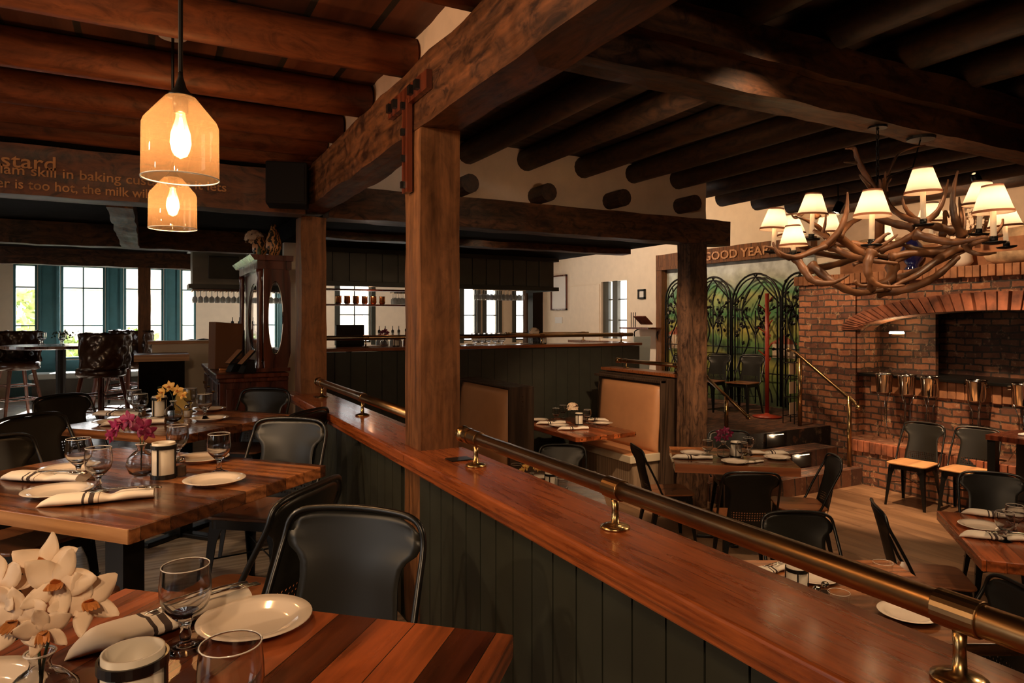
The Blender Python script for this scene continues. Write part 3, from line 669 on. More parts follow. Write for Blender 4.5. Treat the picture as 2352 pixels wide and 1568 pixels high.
fl = B().lathe([(.075, 0), (.085, -.02), (.08, -.03)], 20, (8.2, 5.2, 1.26)).build('downlight', 'bulb'); tag(fl, 'small round downlight glowing under the left end of the brick arch', 'light')
# ================================================================== BAR
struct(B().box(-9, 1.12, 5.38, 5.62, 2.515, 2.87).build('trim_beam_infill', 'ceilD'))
struct(B().box(1.06, 5.6, 7.9, 7.98, LOW, 0).build('wall_bar_base', 'green'))
bx0, bx1 = 1.35, 6.42
bar = thing('bar_counter', 'long dark green panelled bar with red brown wood top, in front of the bar windows', 'bar', (3.9, 8.2, 0))
def BR(o, r=bar, c=(-3.9, -8.2, 0)): o.parent = r; o.matrix_parent_inverse = Matrix.Translation(c); return o
b = B().box(bx0, bx1 - .1, 8.0, 8.12, .02, 1.02); x = bx0; 
while x < bx1 - .2: b.box(x + .003, min(x + .187, bx1 - .1), 7.985, 8.0, .02, 1.02); x += .19
BR(b.build('panelling', 'green')); BR(B().box(1.25, 5.45, 7.985, 8.0, LOW + .01, .0).build('lower_panelling', 'green'))
BR(B().box(bx0 - .05, bx1, 7.93, 8.32, 1.03, 1.07).build('bar_top', 'capX', bevel=.008))
BR(B().box(bx0, bx1 - .1, 8.3, 8.9, .88, .92).build('work_top', 'white'))
BR(B().box(bx1 - .1, bx1, 8.0, 9.6, 0.02, 1.02).build('end_panel', 'green')); BR(B().box(bx1 - .16, bx1 + .06, 8.32, 9.7, 1.03, 1.07).build('bar_top_return', 'capX'))
rail(8.02, bx0 + .1, bx1 - .12, 1.19, (2.3, 3.5, 4.75, 6.1), 'brass rail along the front of the bar top', axis='x', base=1.07, r=.028)
rail(9.3, 4.9, 6.4, 1.19, (5.3, 6.3), 'shorter dark brass rail at the back corner of the bar', axis='x', base=1.07, r=.02, ball0=True)
sf = thing('bar_canopy', 'dark panelled canopy hanging over the bar', 'canopy', (3, 8.2, 1.8))
x0, x1 = 1.3, 4.94
b = B().box(x0, x1, 8.02, 8.1, 1.82, 2.24); x = x0
while x < x1 - .1: b.box(x + .004, min(x + .19, x1), 8.0, 8.02, 1.86, 2.2); x += .2
BR(b.build('panelling', 'greenlit'), sf, (-3, -8.2, -1.8)); BR(B().box(x0 - .03, x1 + .05, 7.96, 8.0, 1.80, 1.85).box(x0 - .03, x1 + .05, 7.96, 8.4, 2.2, 2.25).box(x1, x1 + .05, 8, 8.8, 1.80, 1.85).build('moulding', 'green'), sf, (-3, -8.2, -1.8))
BR(B().box(x0, x1, 8.1, 8.6, 2.02, 2.24).box(x1 - .06, x1, 8.1, 8.8, 1.85, 2.24).build('canopy_box', 'ceilD'), sf, (-3, -8.2, -1.8))
# left cabinet of the canopy, with hanging glasses
p0 = atd(442, 658, 9.4); x0b, yb_ = p0.x, p0.y
cb = thing('bar_cabinet', 'corner cabinet coloured as lit, hanging above the bar left of the mirrored cabinet', 'cabinet', (x0b, yb_, 1.85))
def CB(o): return BR(o, cb, (-x0b, -yb_, -1.85))
CB(B().box(x0b, x0b + 1.5, yb_, yb_ + .5, 1.90, 2.40).build('body', 'palelit')); CB(B().box(x0b - .05, x0b + 1.5, yb_ - .05, yb_ + .5, 1.84, 1.90).box(x0b - .05, x0b + 1.5, yb_ - .05, yb_ + .5, 2.36, 2.42).build('moulding', 'green'))
for k in range(2): CB(B().box(x0b + .2 + k * .5, x0b + .6 + k * .5, yb_ - .015, yb_, 1.98, 2.3).build('door', 'greenlit', bevel=.01))
# ---------- glasses prototypes
def goblet_prof(): return [(.0005, .0), (.036, 0), (.037, .003), (.015, .008), (.007, .018), (.009, .03), (.0065, .042), (.010, .055), (.028, .068), (.042, .085), (.048, .108), (.0475, .130), (.044, .165), (.0425, .165), (.046, .130), (.0465, .108), (.040, .087), (.024, .072), (.0005, .066)]
def mk_goblet():
    t = thing('wine_goblet', '', 'glass'); b = B(); b.open_ = 1
    b.lathe([(.0005, .0665), (.028, .0695), (.042, .086), (.048, .108), (.0475, .130), (.0455, .15), (.0442, .163), (.0440, .1648), (.0433, .1652), (.0426, .1648), (.0428, .163), (.0440, .15), (.0458, .130), (.0462, .108), (.0402, .088), (.026, .0735), (.0005, .071)], 32).build('bowl', 'glassS', t, smooth=True)
    b = B().lathe([(.0005, 0), (.036, 0), (.037, .003), (.018, .009), (.009, .018), (.0115, .028), (.0085, .040), (.012, .054), (.027, .0685), (.0005, .066)], 24).build('stem', 'glassS', t, smooth=True)
    B().tube([(.0440 * math.cos(2 * PI * i / 28), .0440 * math.sin(2 * PI * i / 28), .165) for i in range(29)], .0013, 5).build('rim', 'glassR', t, smooth=True); return t
def glass_s():
    m, nt, b = new('glass_stem'); b.inputs['Transmission Weight'].default_value = 1; b.inputs['Roughness'].default_value = .02; b.inputs['IOR'].default_value = 1.45; return m
MT['glassS'] = glass_s(); MT['glassR'] = plain('glass_rim', (.8, .74, .66), .06, spec=1, coat=1)
goblet = Proto(mk_goblet)
def mk_tumbler():
    t = thing('tumbler', '', 'glass'); b = B(); b.open_ = 1
    b.lathe([(.0005, .004), (.033, .004), (.036, .02), (.043, .11)], 24).build('bowl', 'glass', t, smooth=True); B().lathe([(.0005, 0), (.033, 0), (.034, .008), (.0005, .008)], 24).build('base', 'glassS', t, smooth=True)
    B().tube([(.043 * math.cos(2 * PI * i / 24), .043 * math.sin(2 * PI * i / 24), .11) for i in range(25)], .0012, 5).build('rim', 'glassR', t, smooth=True); return t
tumbler = Proto(mk_tumbler)
def mk_plate():
    o = B().lathe([(.0005, .004), (.06, .004), (.075, .006), (.088, .016), (.116, .021), (.1175, .0195), (.09, .012), (.078, .001), (.07, 0), (.0005, .0)], 48).build('plate', 'china', smooth=True); tag(o, '', 'plate'); return o
plate_ = Proto(mk_plate)
def mk_napkin():
    t = thing('napkin_roll', '', 'napkin'); rows = []; n = 26
    for i in range(n + 1):
        u = i / n; x = -.135 + .27 * u; w = .036 * (min(1, u * 5) ** .7) * (1 + .10 * math.sin(u * 5)) * (1 if u < .9 else 1.05); h = .013 * (min(1, u * 7) ** .6) * (1 - .35 * math.exp(-((u - .62) / .07) ** 2))
        w *= 1 - .28 * math.exp(-((u - .62) / .07) ** 2)
        rows.append([(x, w * math.cos(2 * PI * k / 14) + .004 * math.sin(u * 9), h + h * math.sin(2 * PI * k / 14) * (1 + .12 * math.sin(3 * k + u * 6))) for k in range(15)])
    b = B().grid(rows); b.add(rows[-1][:-1], [tuple(range(14))]); b.build('cloth', 'napkin', t, smooth=True)
    B().tube([(-.02, .012, .024), (.03, .012, .029), (.10, .006, .031), (.145, .002, .026)], [.003, .003, .0035, .006], 6, flat=.4).build('knife', 'silver', t, smooth=True)
    f = B().tube([(-.03, -.008, .025), (.03, -.006, .029), (.09, -.012, .031), (.12, -.016, .03)], [.003, .0025, .003, .008], 6, flat=.35)
    for s in (-1, 0, 1): f.tube([(.118, -.016 + s * .005, .03), (.155, -.018 + s * .006, .027)], .0013, 5)
    f.build('fork', 'silver', t, smooth=True); return t
napkin = Proto(mk_napkin)
def mk_candle():
    t = thing('candle_holder', '', 'candle holder'); b = B(); b.open_ = 1
    b.lathe([(.044, .004), (.044, .146), (.040, .146), (.040, .01)], 28).build('frosted_cup', 'frost', t, smooth=True)
    B().lathe([(.0005, .008), (.038, .008), (.038, .075), (.0005, .075)], 20).build('candle', 'wax', t, smooth=False)
    b = B(); b.open_ = 1
    b.lathe([(.046, 0), (.05, 0), (.05, .018), (.046, .018), (.046, 0)], 32).lathe([(.046, .122), (.05, .122), (.05, .137), (.046, .137), (.046, .122)], 32)
    for k in range(4):
        a = PI / 4 + k * PI / 2; b.box(-.0035, .0035, .046, .050, .01, .13, Matrix.Rotation(a, 4, 'Z'))
    b.build('metal_cage', 'black', t); B().lathe([(.0005, .002), (.046, .002), (.046, .006), (.0005, .006)], 20).build('base', 'black', t); return t
candle = Proto(mk_candle)
def mk_shaker(fill, nm):
    def f():
        t = thing(nm, '', 'shaker'); b = B()
        b.lathe([(.021, 0), (.0225, .006), (.0225, .05), (.015, .062)], 8).build('jar', 'glass', t); B().lathe([(.0005, .003), (.019, .003), (.019, .042), (.0005, .042)], 8).build('contents', fill, t)
        B().lathe([(.0165, .06), (.0175, .062), (.0175, .072), (.012, .08), (.0005, .082)], 16).build('cap', 'copper' if 0 else 'steel', t, smooth=True); return t
    return Proto(f)
pepper = mk_shaker('pepper', 'pepper_shaker'); salt = mk_shaker('salt', 'salt_shaker')
def petal(b, c, d, nrm, L, w, curl=.3):
    d = Vector(d).normalized(); nrm = Vector(nrm).normalized(); s = d.cross(nrm).normalized(); c = Vector(c); rows = []
    ph = random.uniform(0, 6)
    for i in range(8):
        t = i / 7; ww = w * (math.sin(PI * min(1, t * .93 + .05)) ** .75) * (1.12 - .35 * t); base = c + d * L * t + nrm * curl * L * (t * t - t * .3)
        rows.append([base + s * ww * k + nrm * (-abs(k) * ww * .22 + L * .05 * abs(k) * math.sin(ph + t * 8 + k * 2)) for k in (-1, -.6, 0, .6, 1)])
    b.grid(rows)
def orchid(parent, c, face, R, pm, lm, name='blossom'):
    face = Vector(face).normalized(); up = Vector((0, 0, 1)); sx = face.cross(up).normalized(); u2 = sx.cross(face).normalized()
    b = B(); rr = random.uniform(-.4, .4)
    for k, (a, L, w) in enumerate(((90, 1, .30), (20, 1.05, .42), (160, 1.05, .42), (235, 1, .3), (305, 1, .3))):
        a = math.radians(a) + rr; d = sx * math.cos(a) + u2 * math.sin(a); petal(b, c, d, face, R * L, R * w, random.uniform(.0, .35))
    o = b.build(name, pm, parent, smooth=True, solid=.0006); b = B()
    for aa in (-1, -.5, 0, .5, 1): petal(b, Vector(c) + face * R * .06, -u2 * .7 + face * .9 + sx * aa * .7, face, R * .40, R * .13, .6)
    petal(b, Vector(c) + face * R * .08, u2 * .4 + face, face, R * .25, R * .15, .5)
    b.build('lip', lm, o, smooth=True, solid=.001)
def mk_vase(nm, pm, lm, blooms, stems, leaf=False):
    def f():
        random.seed(len(blooms)); t = thing(nm, '', 'vase'); b = B(); b.open_ = 1
        b.lathe([(.0005, .001), (.025, .001), (.045, .014), (.057, .045), (.052, .075), (.03, .098), (.016, .108), (.014, .118), (.0195, .129), (.021, .1315), (.0205, .1325), (.0195, .1318), (.018, .129), (.012, .118), (.014, .106), (.028, .096), (.0495, .075), (.0545, .045), (.043, .016), (.0005, .004)], 32).build('bulb', 'glassS', t, smooth=True)
        B().tube([(.021 * math.cos(2 * PI * i / 24), .021 * math.sin(2 * PI * i / 24), .132) for i in range(25)], .0018, 6).build('rim', 'glassR', t, smooth=True)
        b = B()
        for st in stems: b.tube(smooth_path(st, 5), .0022, 6)
        b.build('stem', 'stem', t, smooth=True)
        for c, fc, R in blooms: orchid(t, c, fc, R, pm, lm)
        return t
    return f
tocam = lambda p, j=.5: (-p.x + random.uniform(-j, j), -p.y + random.uniform(-j, j), random.uniform(-.1, .5))
SP = [[(0, 0, .02), (0, 0, .11), (-.01, 0, .17), (-.05, 0, .22), (-.10, 0, .22)], [(0, 0, .02), (.004, 0, .11), (.02, .01, .19)]]
# vases are built facing local -y (turned towards the room side)
MB_ = [((-.045, -.02, .235), (-.3, -1, .1), .042), ((-.105, -.01, .20), (-.6, -1, 0), .042), ((.012, -.015, .205), (.4, -1, 0), .045), ((-.13, 0, .165), (-.6, -1, -.3), .035), ((-.075, -.01, .22), (-.2, -1, .4), .038), ((.03, 0, .18), (.8, -.8, -.2), .036), ((-.02, .01, .215), (.1, -1, .6), .036)]
vase_m = Proto(mk_vase('orchid_vase', 'petalM', 'petalM', MB_, SP))
vase_m2 = Proto(mk_vase('orchid_vase', 'petalM', 'petalM', [((-.03, -.01, .20), (-.5, -1, .1), .035), ((.01, -.02, .22), (0, -1, .3), .035), ((.05, 0, .19), (.6, -1, 0), .035), ((-.045, 0, .155), (-.6, -1, 0), .03), ((.02, .01, .16), (.2, -1, .2), .03)], SP[1:]))
vase_y = Proto(mk_vase('orchid_vase', 'petalY', 'petalO', [((-.06, -.02, .19), (-.5, -1, .1), .038), ((-.02, -.01, .225), (0, -1, .2), .04), ((.03, -.01, .20), (.4, -1, 0), .038), ((-.09, 0, .155), (-.6, -1, 0), .034), ((.06, 0, .17), (.6, -1, 0), .03)], SP))
vase_w = Proto(mk_vase('orchid_vase', 'petalW', 'petalO', [((-.012, -.04, .20), (-.1, -1, .1), .05), ((.035, -.02, .245), (.3, -1, .5), .052), ((-.05, -.02, .245), (-.4, -1, .3), .052), ((.075, -.01, .212), (.7, -.9, .3), .05), ((.0, .01, .265), (0, -.8, .7), .05), ((-.085, .0, .20), (-.7, -1, .1), .05), ((.03, -.045, .185), (.4, -1, -.2), .04)], SP))
def mk_hyd():
    random.seed(11); t = thing('flower_vase', '', 'vase'); b = B(); b.open_ = 1
    b.lathe([(.0005, .001), (.025, .001), (.045, .014), (.05, .045), (.03, .08), (.018, .1)], 20).build('bulb', 'glass', t, smooth=True); b = B()
    for k in range(60):
        a = random.random() * 2 * PI; e = random.uniform(-.3, 1) * PI / 2; r = .055; c = Vector((r * math.cos(a) * math.cos(e), r * math.sin(a) * math.cos(e), .14 + r * math.sin(e) * .8)); n = (c - Vector((0, 0, .13))).normalized()
        s = n.orthogonal().normalized(); q = n.cross(s)
        for j in range(4): d = s * math.cos(j * PI / 2) + q * math.sin(j * PI / 2); petal(b, c, d, n, .02, .009, .2)
    b.build('hydrangea', 'petalW', t, smooth=True); return t
hydr = Proto(mk_hyd)
# ---------- chair
def mk_chair(seat='seat'):
    def f():
        t = thing('metal_chair', '', 'chair')
        # sheet
        def wz(z):
            K = [(.43, .162), (.47, .162), (.55, .155), (.62, .146), (.68, .142), (.715, .146), (.742, .160), (.765, .192), (.79, .198), (.83, .19), (.85, .165)]
            for (a, x), (b_, y) in zip(K, K[1:]):
                if z <= b_: u = (z - a) / (b_ - a); u = u * u * (3 - 2 * u); return x + (y - x) * u
            return K[-1][1]
        def yz(z): return -.175 - (z - .44) * .24
        rows = []
        for i in range(23):
            z = .43 + .425 * i / 22; w = wz(z); zz = z
            w *= 1.05; rows.append([(w * k / 7, yz(z) - .028 * (1 - (k / 7) ** 2) + (.0), zz + (0 if z < .8 else -(abs(k) / 7) ** 4 * .02)) for k in range(-7, 8)])
        B().grid(rows).build('backrest', 'sheet', t, smooth=True, solid=.003)
        def side(s): return [(s * 1.05 * x, y, z) for x, y, z in ((.205, -.07, .435), (.210, -.105, .47), (.210, -.155, .58), (.206, -.215, .70), (.202, yz(.78), .78), (.192, yz(.825), .828), (.165, yz(.85) - .004, .852), (.11, yz(.86) - .013, .862))]
        pts = side(-1) + [(0, yz(.865) - .02, .866)] + side(1)[::-1]
        B().tube(smooth_path(pts, 3), .0095, 8).build('back_frame', 'black', t, smooth=True)
        # seat: rounded square ply
        def rs(w, d, r, n=5):
            o = []
            for cx, cy, a0 in ((w - r, d - r, 0), (-w + r, d - r, 90), (-w + r, -d + r, 180), (w - r, -d + r, 270)):
                for k in range(n + 1): a = math.radians(a0 + 90 * k / n); o.append((cx + r * math.cos(a), cy + r * math.sin(a)))
            return o
        P = rs(.205, .195, .06); B().prism([(x * (1 - .06 * (y < 0)), y + .015) for x, y in P], .448, .464).build('seat', seat, t, bevel=.005)
        P2 = rs(.185, .175, .05); B().prism([(x, y + .015) for x, y in P2], .40, .447).build('seat_frame', 'black', t)
        for sx in (-1, 1):
            for sy in (-1, 1):
                top = Vector((sx * .175, sy * .165 + .015, .43)); bot = Vector((sx * .205, sy * .205 + .01 + (-.03 if sy < 0 else 0), 0)); b = B()
                a = Vector((-sx, 0, 0)); c = Vector((0, -sy, 0)); vs = []
                for p, w in ((top, .075), (top + (bot - top) * .22, .045), (bot, .022)):
                    vs += [p, p + a * w, p + a * w + c * .006, p + a * .006 + c * .006, p + a * .006 + c * w, p + c * w]
                fs = [(i * 6 + k, i * 6 + (k + 1) % 6, (i + 1) * 6 + (k + 1) % 6, (i + 1) * 6 + k) for i in (0, 1) for k in range(6)] + [tuple(range(6)), tuple(range(12, 18))]
                b.add(vs, fs).build('leg', 'black', t)
        B().tube([(-.19, -.18, .25), (.19, .2, .25)], .004, 6).tube([(.19, -.18, .255), (-.19, .2, .255)], .004, 6).build('cross_brace', 'black', t)
        return t
    return Proto(f)
chair = mk_chair(); chairL = mk_chair('seatL')
def CH(X, Z, dX, dZ, z, label, group, P=chair):
    c = cw(X, Z, z); return P(c, yaw(dX, dZ), label, group)
GL = 'black metal chairs on the upper floor'; GR = 'black metal chairs in the sunken room'
# ---------- tables
def table(name, cX, cZ, dX, dZ, w, d, z, label, mat='tabX', base='post', th=.05, edge=None, group=None, bevel=.004):
    """cX,cZ centre in the camera frame; (dX,dZ) its local +y direction; w along local x, d along local y"""
    c = cw(cX, cZ, z); t = thing(name, label, 'table', c, yaw(dX, dZ), group)
    B().box(-w / 2, w / 2, -d / 2, d / 2, .75 - th, .75).build('tabletop', mat, t, bevel=bevel)
    if edge: B().box(-w / 2 + .003, w / 2 - .003, -d / 2 - .004, -d / 2 + .004, .75 - th + .002, .748).build('edge_band', edge, t)
    B().box(-.05, .05, -.05, .05, .012, .75 - th).build('pedestal', 'black', t); B().box(-.3, .3, -.035, .035, 0, .03).box(-.035, .035, -.28, .28, 0, .03).build('foot', 'black', t, bevel=.008)
    B().box(-.22, .22, -.22, .22, .75 - th - .012, .75 - th - .001).build('mount', 'black', t); return t
def nrm(a, b): l = math.hypot(a, b); return a / l, b / l
# T1 foreground
e1 = nrm(.968, -.25); e2 = (-e1[1], e1[0]); c0 = (.0035, 1.41)       # far right corner
w1, d1 = .975, 1.0
table('dining_table', c0[0] - e1[0] * w1 / 2 - e2[0] * d1 / 2, c0[1] - e1[1] * w1 / 2 - e2[1] * d1 / 2, e2[0], e2[1], w1, d1, 0, 'nearest reddish plank dining table, cut off by the bottom edge', 'tabY')
# T2
f1 = nrm(.934, -.356); f2 = (.356, .934); n0 = (-1.19, 2.117); w2, d2 = 1.25, 1.0
table('dining_table', n0[0] - f1[0] * w2 / 2 + f2[0] * d2 / 2, n0[1] - f1[1] * w2 / 2 + f2[1] * d2 / 2, f2[0], f2[1], w2, d2, 0, 'second plank dining table from the front on the upper floor, set with magenta orchids', 'tabX', edge='edgeL')
# T3
m0 = (-1.87, 3.79)
table('dining_table', m0[0] - f1[0] * .5 + f2[0] * .5, m0[1] - f1[1] * .5 + f2[1] * .5, f2[0], f2[1], 1.0, 1.0, 0, 'third plank dining table on the upper floor, set with yellow orchids', 'tabX')
T = .75
CH(-.51, 1.65, -e2[0], -e2[1], 0, 'black metal chair with broad rounded back at the far side of the nearest table', GL)
CH(-.92, 2.28, -.97, .25, 0, 'black metal chair seen from behind, right of the magenta orchid table', GL)
CH(-1.25, 3.42, -.18, -.98, 0, 'black metal chair with pale sheen, facing the camera behind the magenta orchid table', GL)
CH(-1.47, 4.15, -.93, .32, 0, 'black metal chair seen from behind, between the two rear dining tables', GL)
CH(-1.98, 5.05, -.2, -.98, 0, 'black metal chair with pale sheen in front of the mahogany cabinet', GL)
CH(-2.95, 4.75, .93, -.36, 0, 'black metal chair at the far left of the yellow orchid table, before the leather stools', GL)
CH(-2.45, 3.75, .93, -.30, 0, 'black metal chair left of the yellow orchid table, nearer one', GL)
CH(-2.12, 2.98, .93, -.36, 0, 'black metal chair cut by the left edge, beside the magenta orchid table', GL)
CH(-1.62, 2.28, .42, .9, 0, 'black metal chair whose wooden seat shows under the near left table corner', GL)
CH(-1.35, 1.25, .93, -.25, 0, 'black metal chair left of the nearest table', GL)
# ---------- tableware by spot (base pixel, table height)
def put(P, px, py, z, label, group=None, rz=0, s=None): q = at(px, py, z); q.z = z + .0008; return P(q, rz, label, group, s)
def ang(dX, dZ): w = cw(dX, dZ); return math.atan2(w.y, w.x)          # local +x towards camera-frame dir
GG = 'wine goblets on the upper tables'; GP = 'plates on the upper tables'; GN = 'rolled napkins on the upper tables'; GC = 'candle holders on the tables'
VR = math.atan2(-.4716, .8818)
# T1
put(goblet, 426, 1490, T, 'clear goblet beside the napkin on the nearest table, left of the plate', GG)
q = cw((530 - 1176) / F * 1.02, 1.02, T + .001); goblet(q, 0, 'clear goblet cut by the bottom edge, in front of the plate', GG)
put(plate_, 586, 1437, T, 'round cream plate on the nearest table, right of the goblet', GP)
q = cw(-.93, 1.16, T + .001); plate_(q, 0, 'cream plate at the bottom left corner of the picture', GP)
napkin(at(372, 1440, T + .001), ang(.62, .78), 'rolled striped napkin under the goblet on the nearest table', GN, 1.35)
q = cw((306 - 1176) / F * 1.04, 1.04, T + .001); candle(q, .4, 'black banded frosted candle holder at the bottom edge, nearest of all', GC)
q = cw((92 - 1176) / F * 1.06, 1.06, T + .001); vase_w(q, VR + .1, 'round glass vase with big white orchids, bottom left corner')
# T2
put(goblet, 180, 1100, T, 'clear goblet on the magenta orchid table, behind the striped napkin at left', GG)
put(goblet, 226, 1128, T, 'clear goblet on the magenta orchid table between the two folded napkins', GG)
put(goblet, 503, 1085, T, 'clear goblet behind the plate at the right of the magenta orchid table', GG)
put(goblet, 408, 1060, T, 'clear goblet just behind the candle holder and pepper shaker', GG)
put(plate_, 132, 1136, T, 'cream plate at the left front of the magenta orchid table', GP)
put(plate_, 160, 1084, T, 'cream plate at the left rear of the magenta orchid table, behind the goblets', GP)
put(plate_, 493, 1110, T, 'cream plate at the right front of the magenta orchid table', GP)
put(plate_, 465, 1058, T, 'cream plate behind the pepper shaker, by the tall goblet', GP)
napkin(at(222, 1152, T + .001), ang(.93, .42), 'rolled white napkin with cutlery nearest the front of the magenta orchid table', GN)
napkin(at(95, 1103, T + .001), ang(.97, -.1), 'folded white napkin with fork at the left edge of the magenta orchid table', GN)
put(candle, 376, 1097, T, 'frosted candle holder with black bands beside the magenta orchids', GC, .3)
put(vase_m, 324, 1092, T, 'round glass vase with drooping magenta orchids', None, VR)
put(pepper, 416, 1093, T, 'pepper shaker beside the candle holder near the magenta orchids')
# T3
put(goblet, 322, 962, T, 'clear goblet on the yellow orchid table, left of the flowers', GG)
put(goblet, 308, 950, T, 'clear goblet at the back left of the yellow orchid table', GG)
put(goblet, 437, 945, T, 'clear goblet at the back of the yellow orchid table, behind the salt shaker', GG)
put(goblet, 470, 962, T, 'clear goblet on the right of the yellow orchid table', GG)
put(plate_, 260, 973, T, 'cream plate at the left front of the yellow orchid table', GP)
put(plate_, 305, 948, T, 'cream plate at the left back of the yellow orchid table', GP)
put(plate_, 482, 965, T, 'cream plate at the right front of the yellow orchid table', GP)
put(plate_, 480, 943, T, 'cream plate at the right back of the yellow orchid table', GP)
napkin(at(305, 975, T + .001), ang(.93, .3), 'rolled napkin with cutlery at the front of the yellow orchid table', GN)
napkin(at(268, 955, T + .001), ang(.95, -.1), 'rolled napkin with cutlery at the back left of the yellow orchid table', GN)
put(candle, 366, 960, T, 'frosted candle holder behind the yellow orchids', GC)
put(vase_y, 398, 968, T, 'round glass vase with yellow orchids', None, VR)
put(salt, 430, 958, T, 'salt shaker right of the yellow orchid vase')
o = B().prism([(-.06, 0), (.06, 0), (.05, .14), (-.05, .14)], -.01, .01, 'y').build('menu_card', 'yellowbox'); o.location = at(422, 940, T); o.rotation_euler = (0, 0, VR); tag(o, 'yellow card standing behind the yellow orchids', 'card')
# ================================================================== SUNKEN ROOM
R = LOW + .75
g1 = nrm(2.4 - 1.416, 5.75 - 5.92); g2 = (-g1[1], g1[0])
table('dining_table', 1.416 + g1[0] * .52 + g2[0] * .42, 5.92 + g1[1] * .52 + g2[1] * .42, g2[0], g2[1], 1.04, .84, LOW, 'plank dining table with magenta orchids in the sunken room, before the steps', 'tabX', th=.075, edge='edgeR')
CH(1.82, 5.36, .1, 1, LOW, 'black metal chair seen square from behind at the table before the steps', GR)
CH(1.40, 6.18, 1, .1, LOW, 'black metal chair left of the table before the steps, seen from the side', GR)
CH(2.42, 5.72, -1, .15, LOW, 'black metal chair right of the table before the steps, seen from the side', GR)
CH(2.2, 6.72, -.1, -1, LOW, 'black metal chair on the far side of the table before the steps', GR)
G2 = 'wine goblets in the sunken room'; P2_ = 'plates in the sunken room'; N2 = 'rolled napkins in the sunken room'
put(goblet, 1625, 1053, R, 'goblet left of the magenta orchids on the table before the steps', G2)
put(goblet, 1718, 1046, R, 'goblet at the back right of the table before the steps', G2)
put(goblet, 1705, 1058, R, 'goblet at the front, right of the candle holder on the table before the steps', G2)
put(plate_, 1592, 1043, R, 'plate on the left of the table before the steps', P2_); put(plate_, 1785, 1053, R, 'plate on the right of the table before the steps', P2_)
put(plate_, 1688, 1063, R, 'plate at the front of the table before the steps, behind the square-on chair', P2_)
napkin(at(1588, 1053, R + .001), ang(1, -.05), 'napkin roll on the left of the table before the steps', N2); napkin(at(1768, 1043, R + .001), ang(-1, .05), 'napkin on the right of the table before the steps', N2)
napkin(at(1732, 1062, R + .001), ang(.9, .4), 'napkin at the front of the table before the steps', N2, .7)
put(vase_m2, 1662, 1052, R, 'round vase with magenta orchids on the table before the steps', None, VR, 1.15)
put(candle, 1690, 1050, R, 'candle holder on the table before the steps', GC)
# R2 right
table('dining_table', 3.23, 3.786, .345, .938, 1.3, .98, LOW, 'reddish plank dining table cut off by the right edge of the picture', 'tabY', th=.06)
CH(2.52, 4.12, .95, -.3, LOW, 'black metal chair seen edge-on left of the table at the right edge', GR)
CH(3.45, 4.80, -.4, -.92, LOW, 'black metal chair facing the camera behind the table at the right edge', GR)
CH(2.72, 3.25, .35, .93, LOW, 'black metal chair at the near side of the table at the right edge', GR)
put(goblet, 2331, 1225, R, 'goblet at the back of the table at the right edge', G2); put(goblet, 2308, 1243, R, 'goblet at the front of the table at the right edge', G2)
put(plate_, 2252, 1212, R, 'plate on the table at the right edge', P2_); put(plate_, 2352, 1185, R, 'plate behind the goblets at the right edge', P2_)
napkin(at(2285, 1237, R + .001), ang(1, -.25), 'napkin roll in front of the plate on the table at the right edge', N2); napkin(at(2285, 1187, R + .001), ang(.9, -.5), 'napkin with cutlery behind the plate on the table at the right edge', N2)
# R3 near
table('dining_table', 1.50, 3.09, 0, 1, .95, .92, LOW, 'plank dining table directly beyond the near brass rail, seen from above', 'tabX')
CH(1.68, 3.74, 0, -1, LOW, 'black metal chair with broad back just above the near brass rail', GR)
CH(1.88, 2.92, -1, .1, LOW, 'black metal chair right of the table beyond the near brass rail', GR)
napkin(at(1770, 1312, R + .001), ang(.9, .5), 'white napkin folded at the far end of the table beyond the near rail', N2, 1.1)
put(candle, 1830, 1372, R, 'candle holder on the table beyond the near brass rail', GC); put(salt, 1876, 1388, R, 'salt shaker in front of the candle beyond the near brass rail'); put(pepper, 1895, 1378, R, 'pepper shaker beside the salt beyond the near brass rail')
put(tumbler, 1927, 1420, R, 'clear tumbler on the table beyond the near brass rail'); put(plate_, 2085, 1415, R, 'plate peeking out under the near brass rail', P2_)
put(plate_, 1868, 1330, R, 'plate behind the candle beyond the near brass rail', P2_); put(tumbler, 2028, 1345, R, 'clear tumbler just above the brass rail, left of the dark chair', None)
q = cw(2.35, 2.3, R); t_ = thing('serving_table', 'plain tan topped table beyond the lower right stand of the near rail', 'table', cw(2.42, 2.14, LOW), yaw(-.2, 1)); B().box(-.45, .45, -.4, .35, .72, .75).build('tabletop', 'leather', t_, bevel=.004); B().box(-.05, .05, -.05, .05, .02, .72).build('pedestal', 'black', t_); B().box(-.25, .25, -.25, .25, 0, .02).build('foot', 'black', t_)
# R4
table('dining_table', .22, 5.12, .05, 1, .9, 1.1, LOW, 'plank dining table low behind the half wall, right of the middle post', 'tabX')
CH(.42, 5.92, -.15, -1, LOW, 'black metal chair between the two tan booths, at the low table', GR)
put(tumbler, 1186, 1098, R, 'clear tumbler on the low table, near the middle post'); put(goblet, 1290, 1152, R, 'goblet on the low table beyond the rail', G2); put(candle, 1266, 1130, R, 'candle holder on the low table beyond the rail', GC)
put(salt, 1238, 1127, R, 'salt shaker on the low table beyond the rail'); put(vase_y, 1222, 1118, R, 'vase with small yellow orchids on the low table', None, VR, .8); napkin(at(1208, 1100, R + .001), ang(1, .1), 'napkin on the low table beside the tumbler', N2)
napkin(at(1308, 1165, R + .001), ang(1, .5), 'napkin at the right corner of the low table', N2, .7)
# chairs at the brick hearth
CH(4.34, 7.36, -.80, -.60, LOW, 'black chair with pale wooden seat before the brick hearth, left one', 'chairs before the brick hearth', chairL)
CH(4.70, 7.02, -.80, -.60, LOW, 'black chair with pale wooden seat before the brick hearth, right one', 'chairs before the brick hearth', chairL)
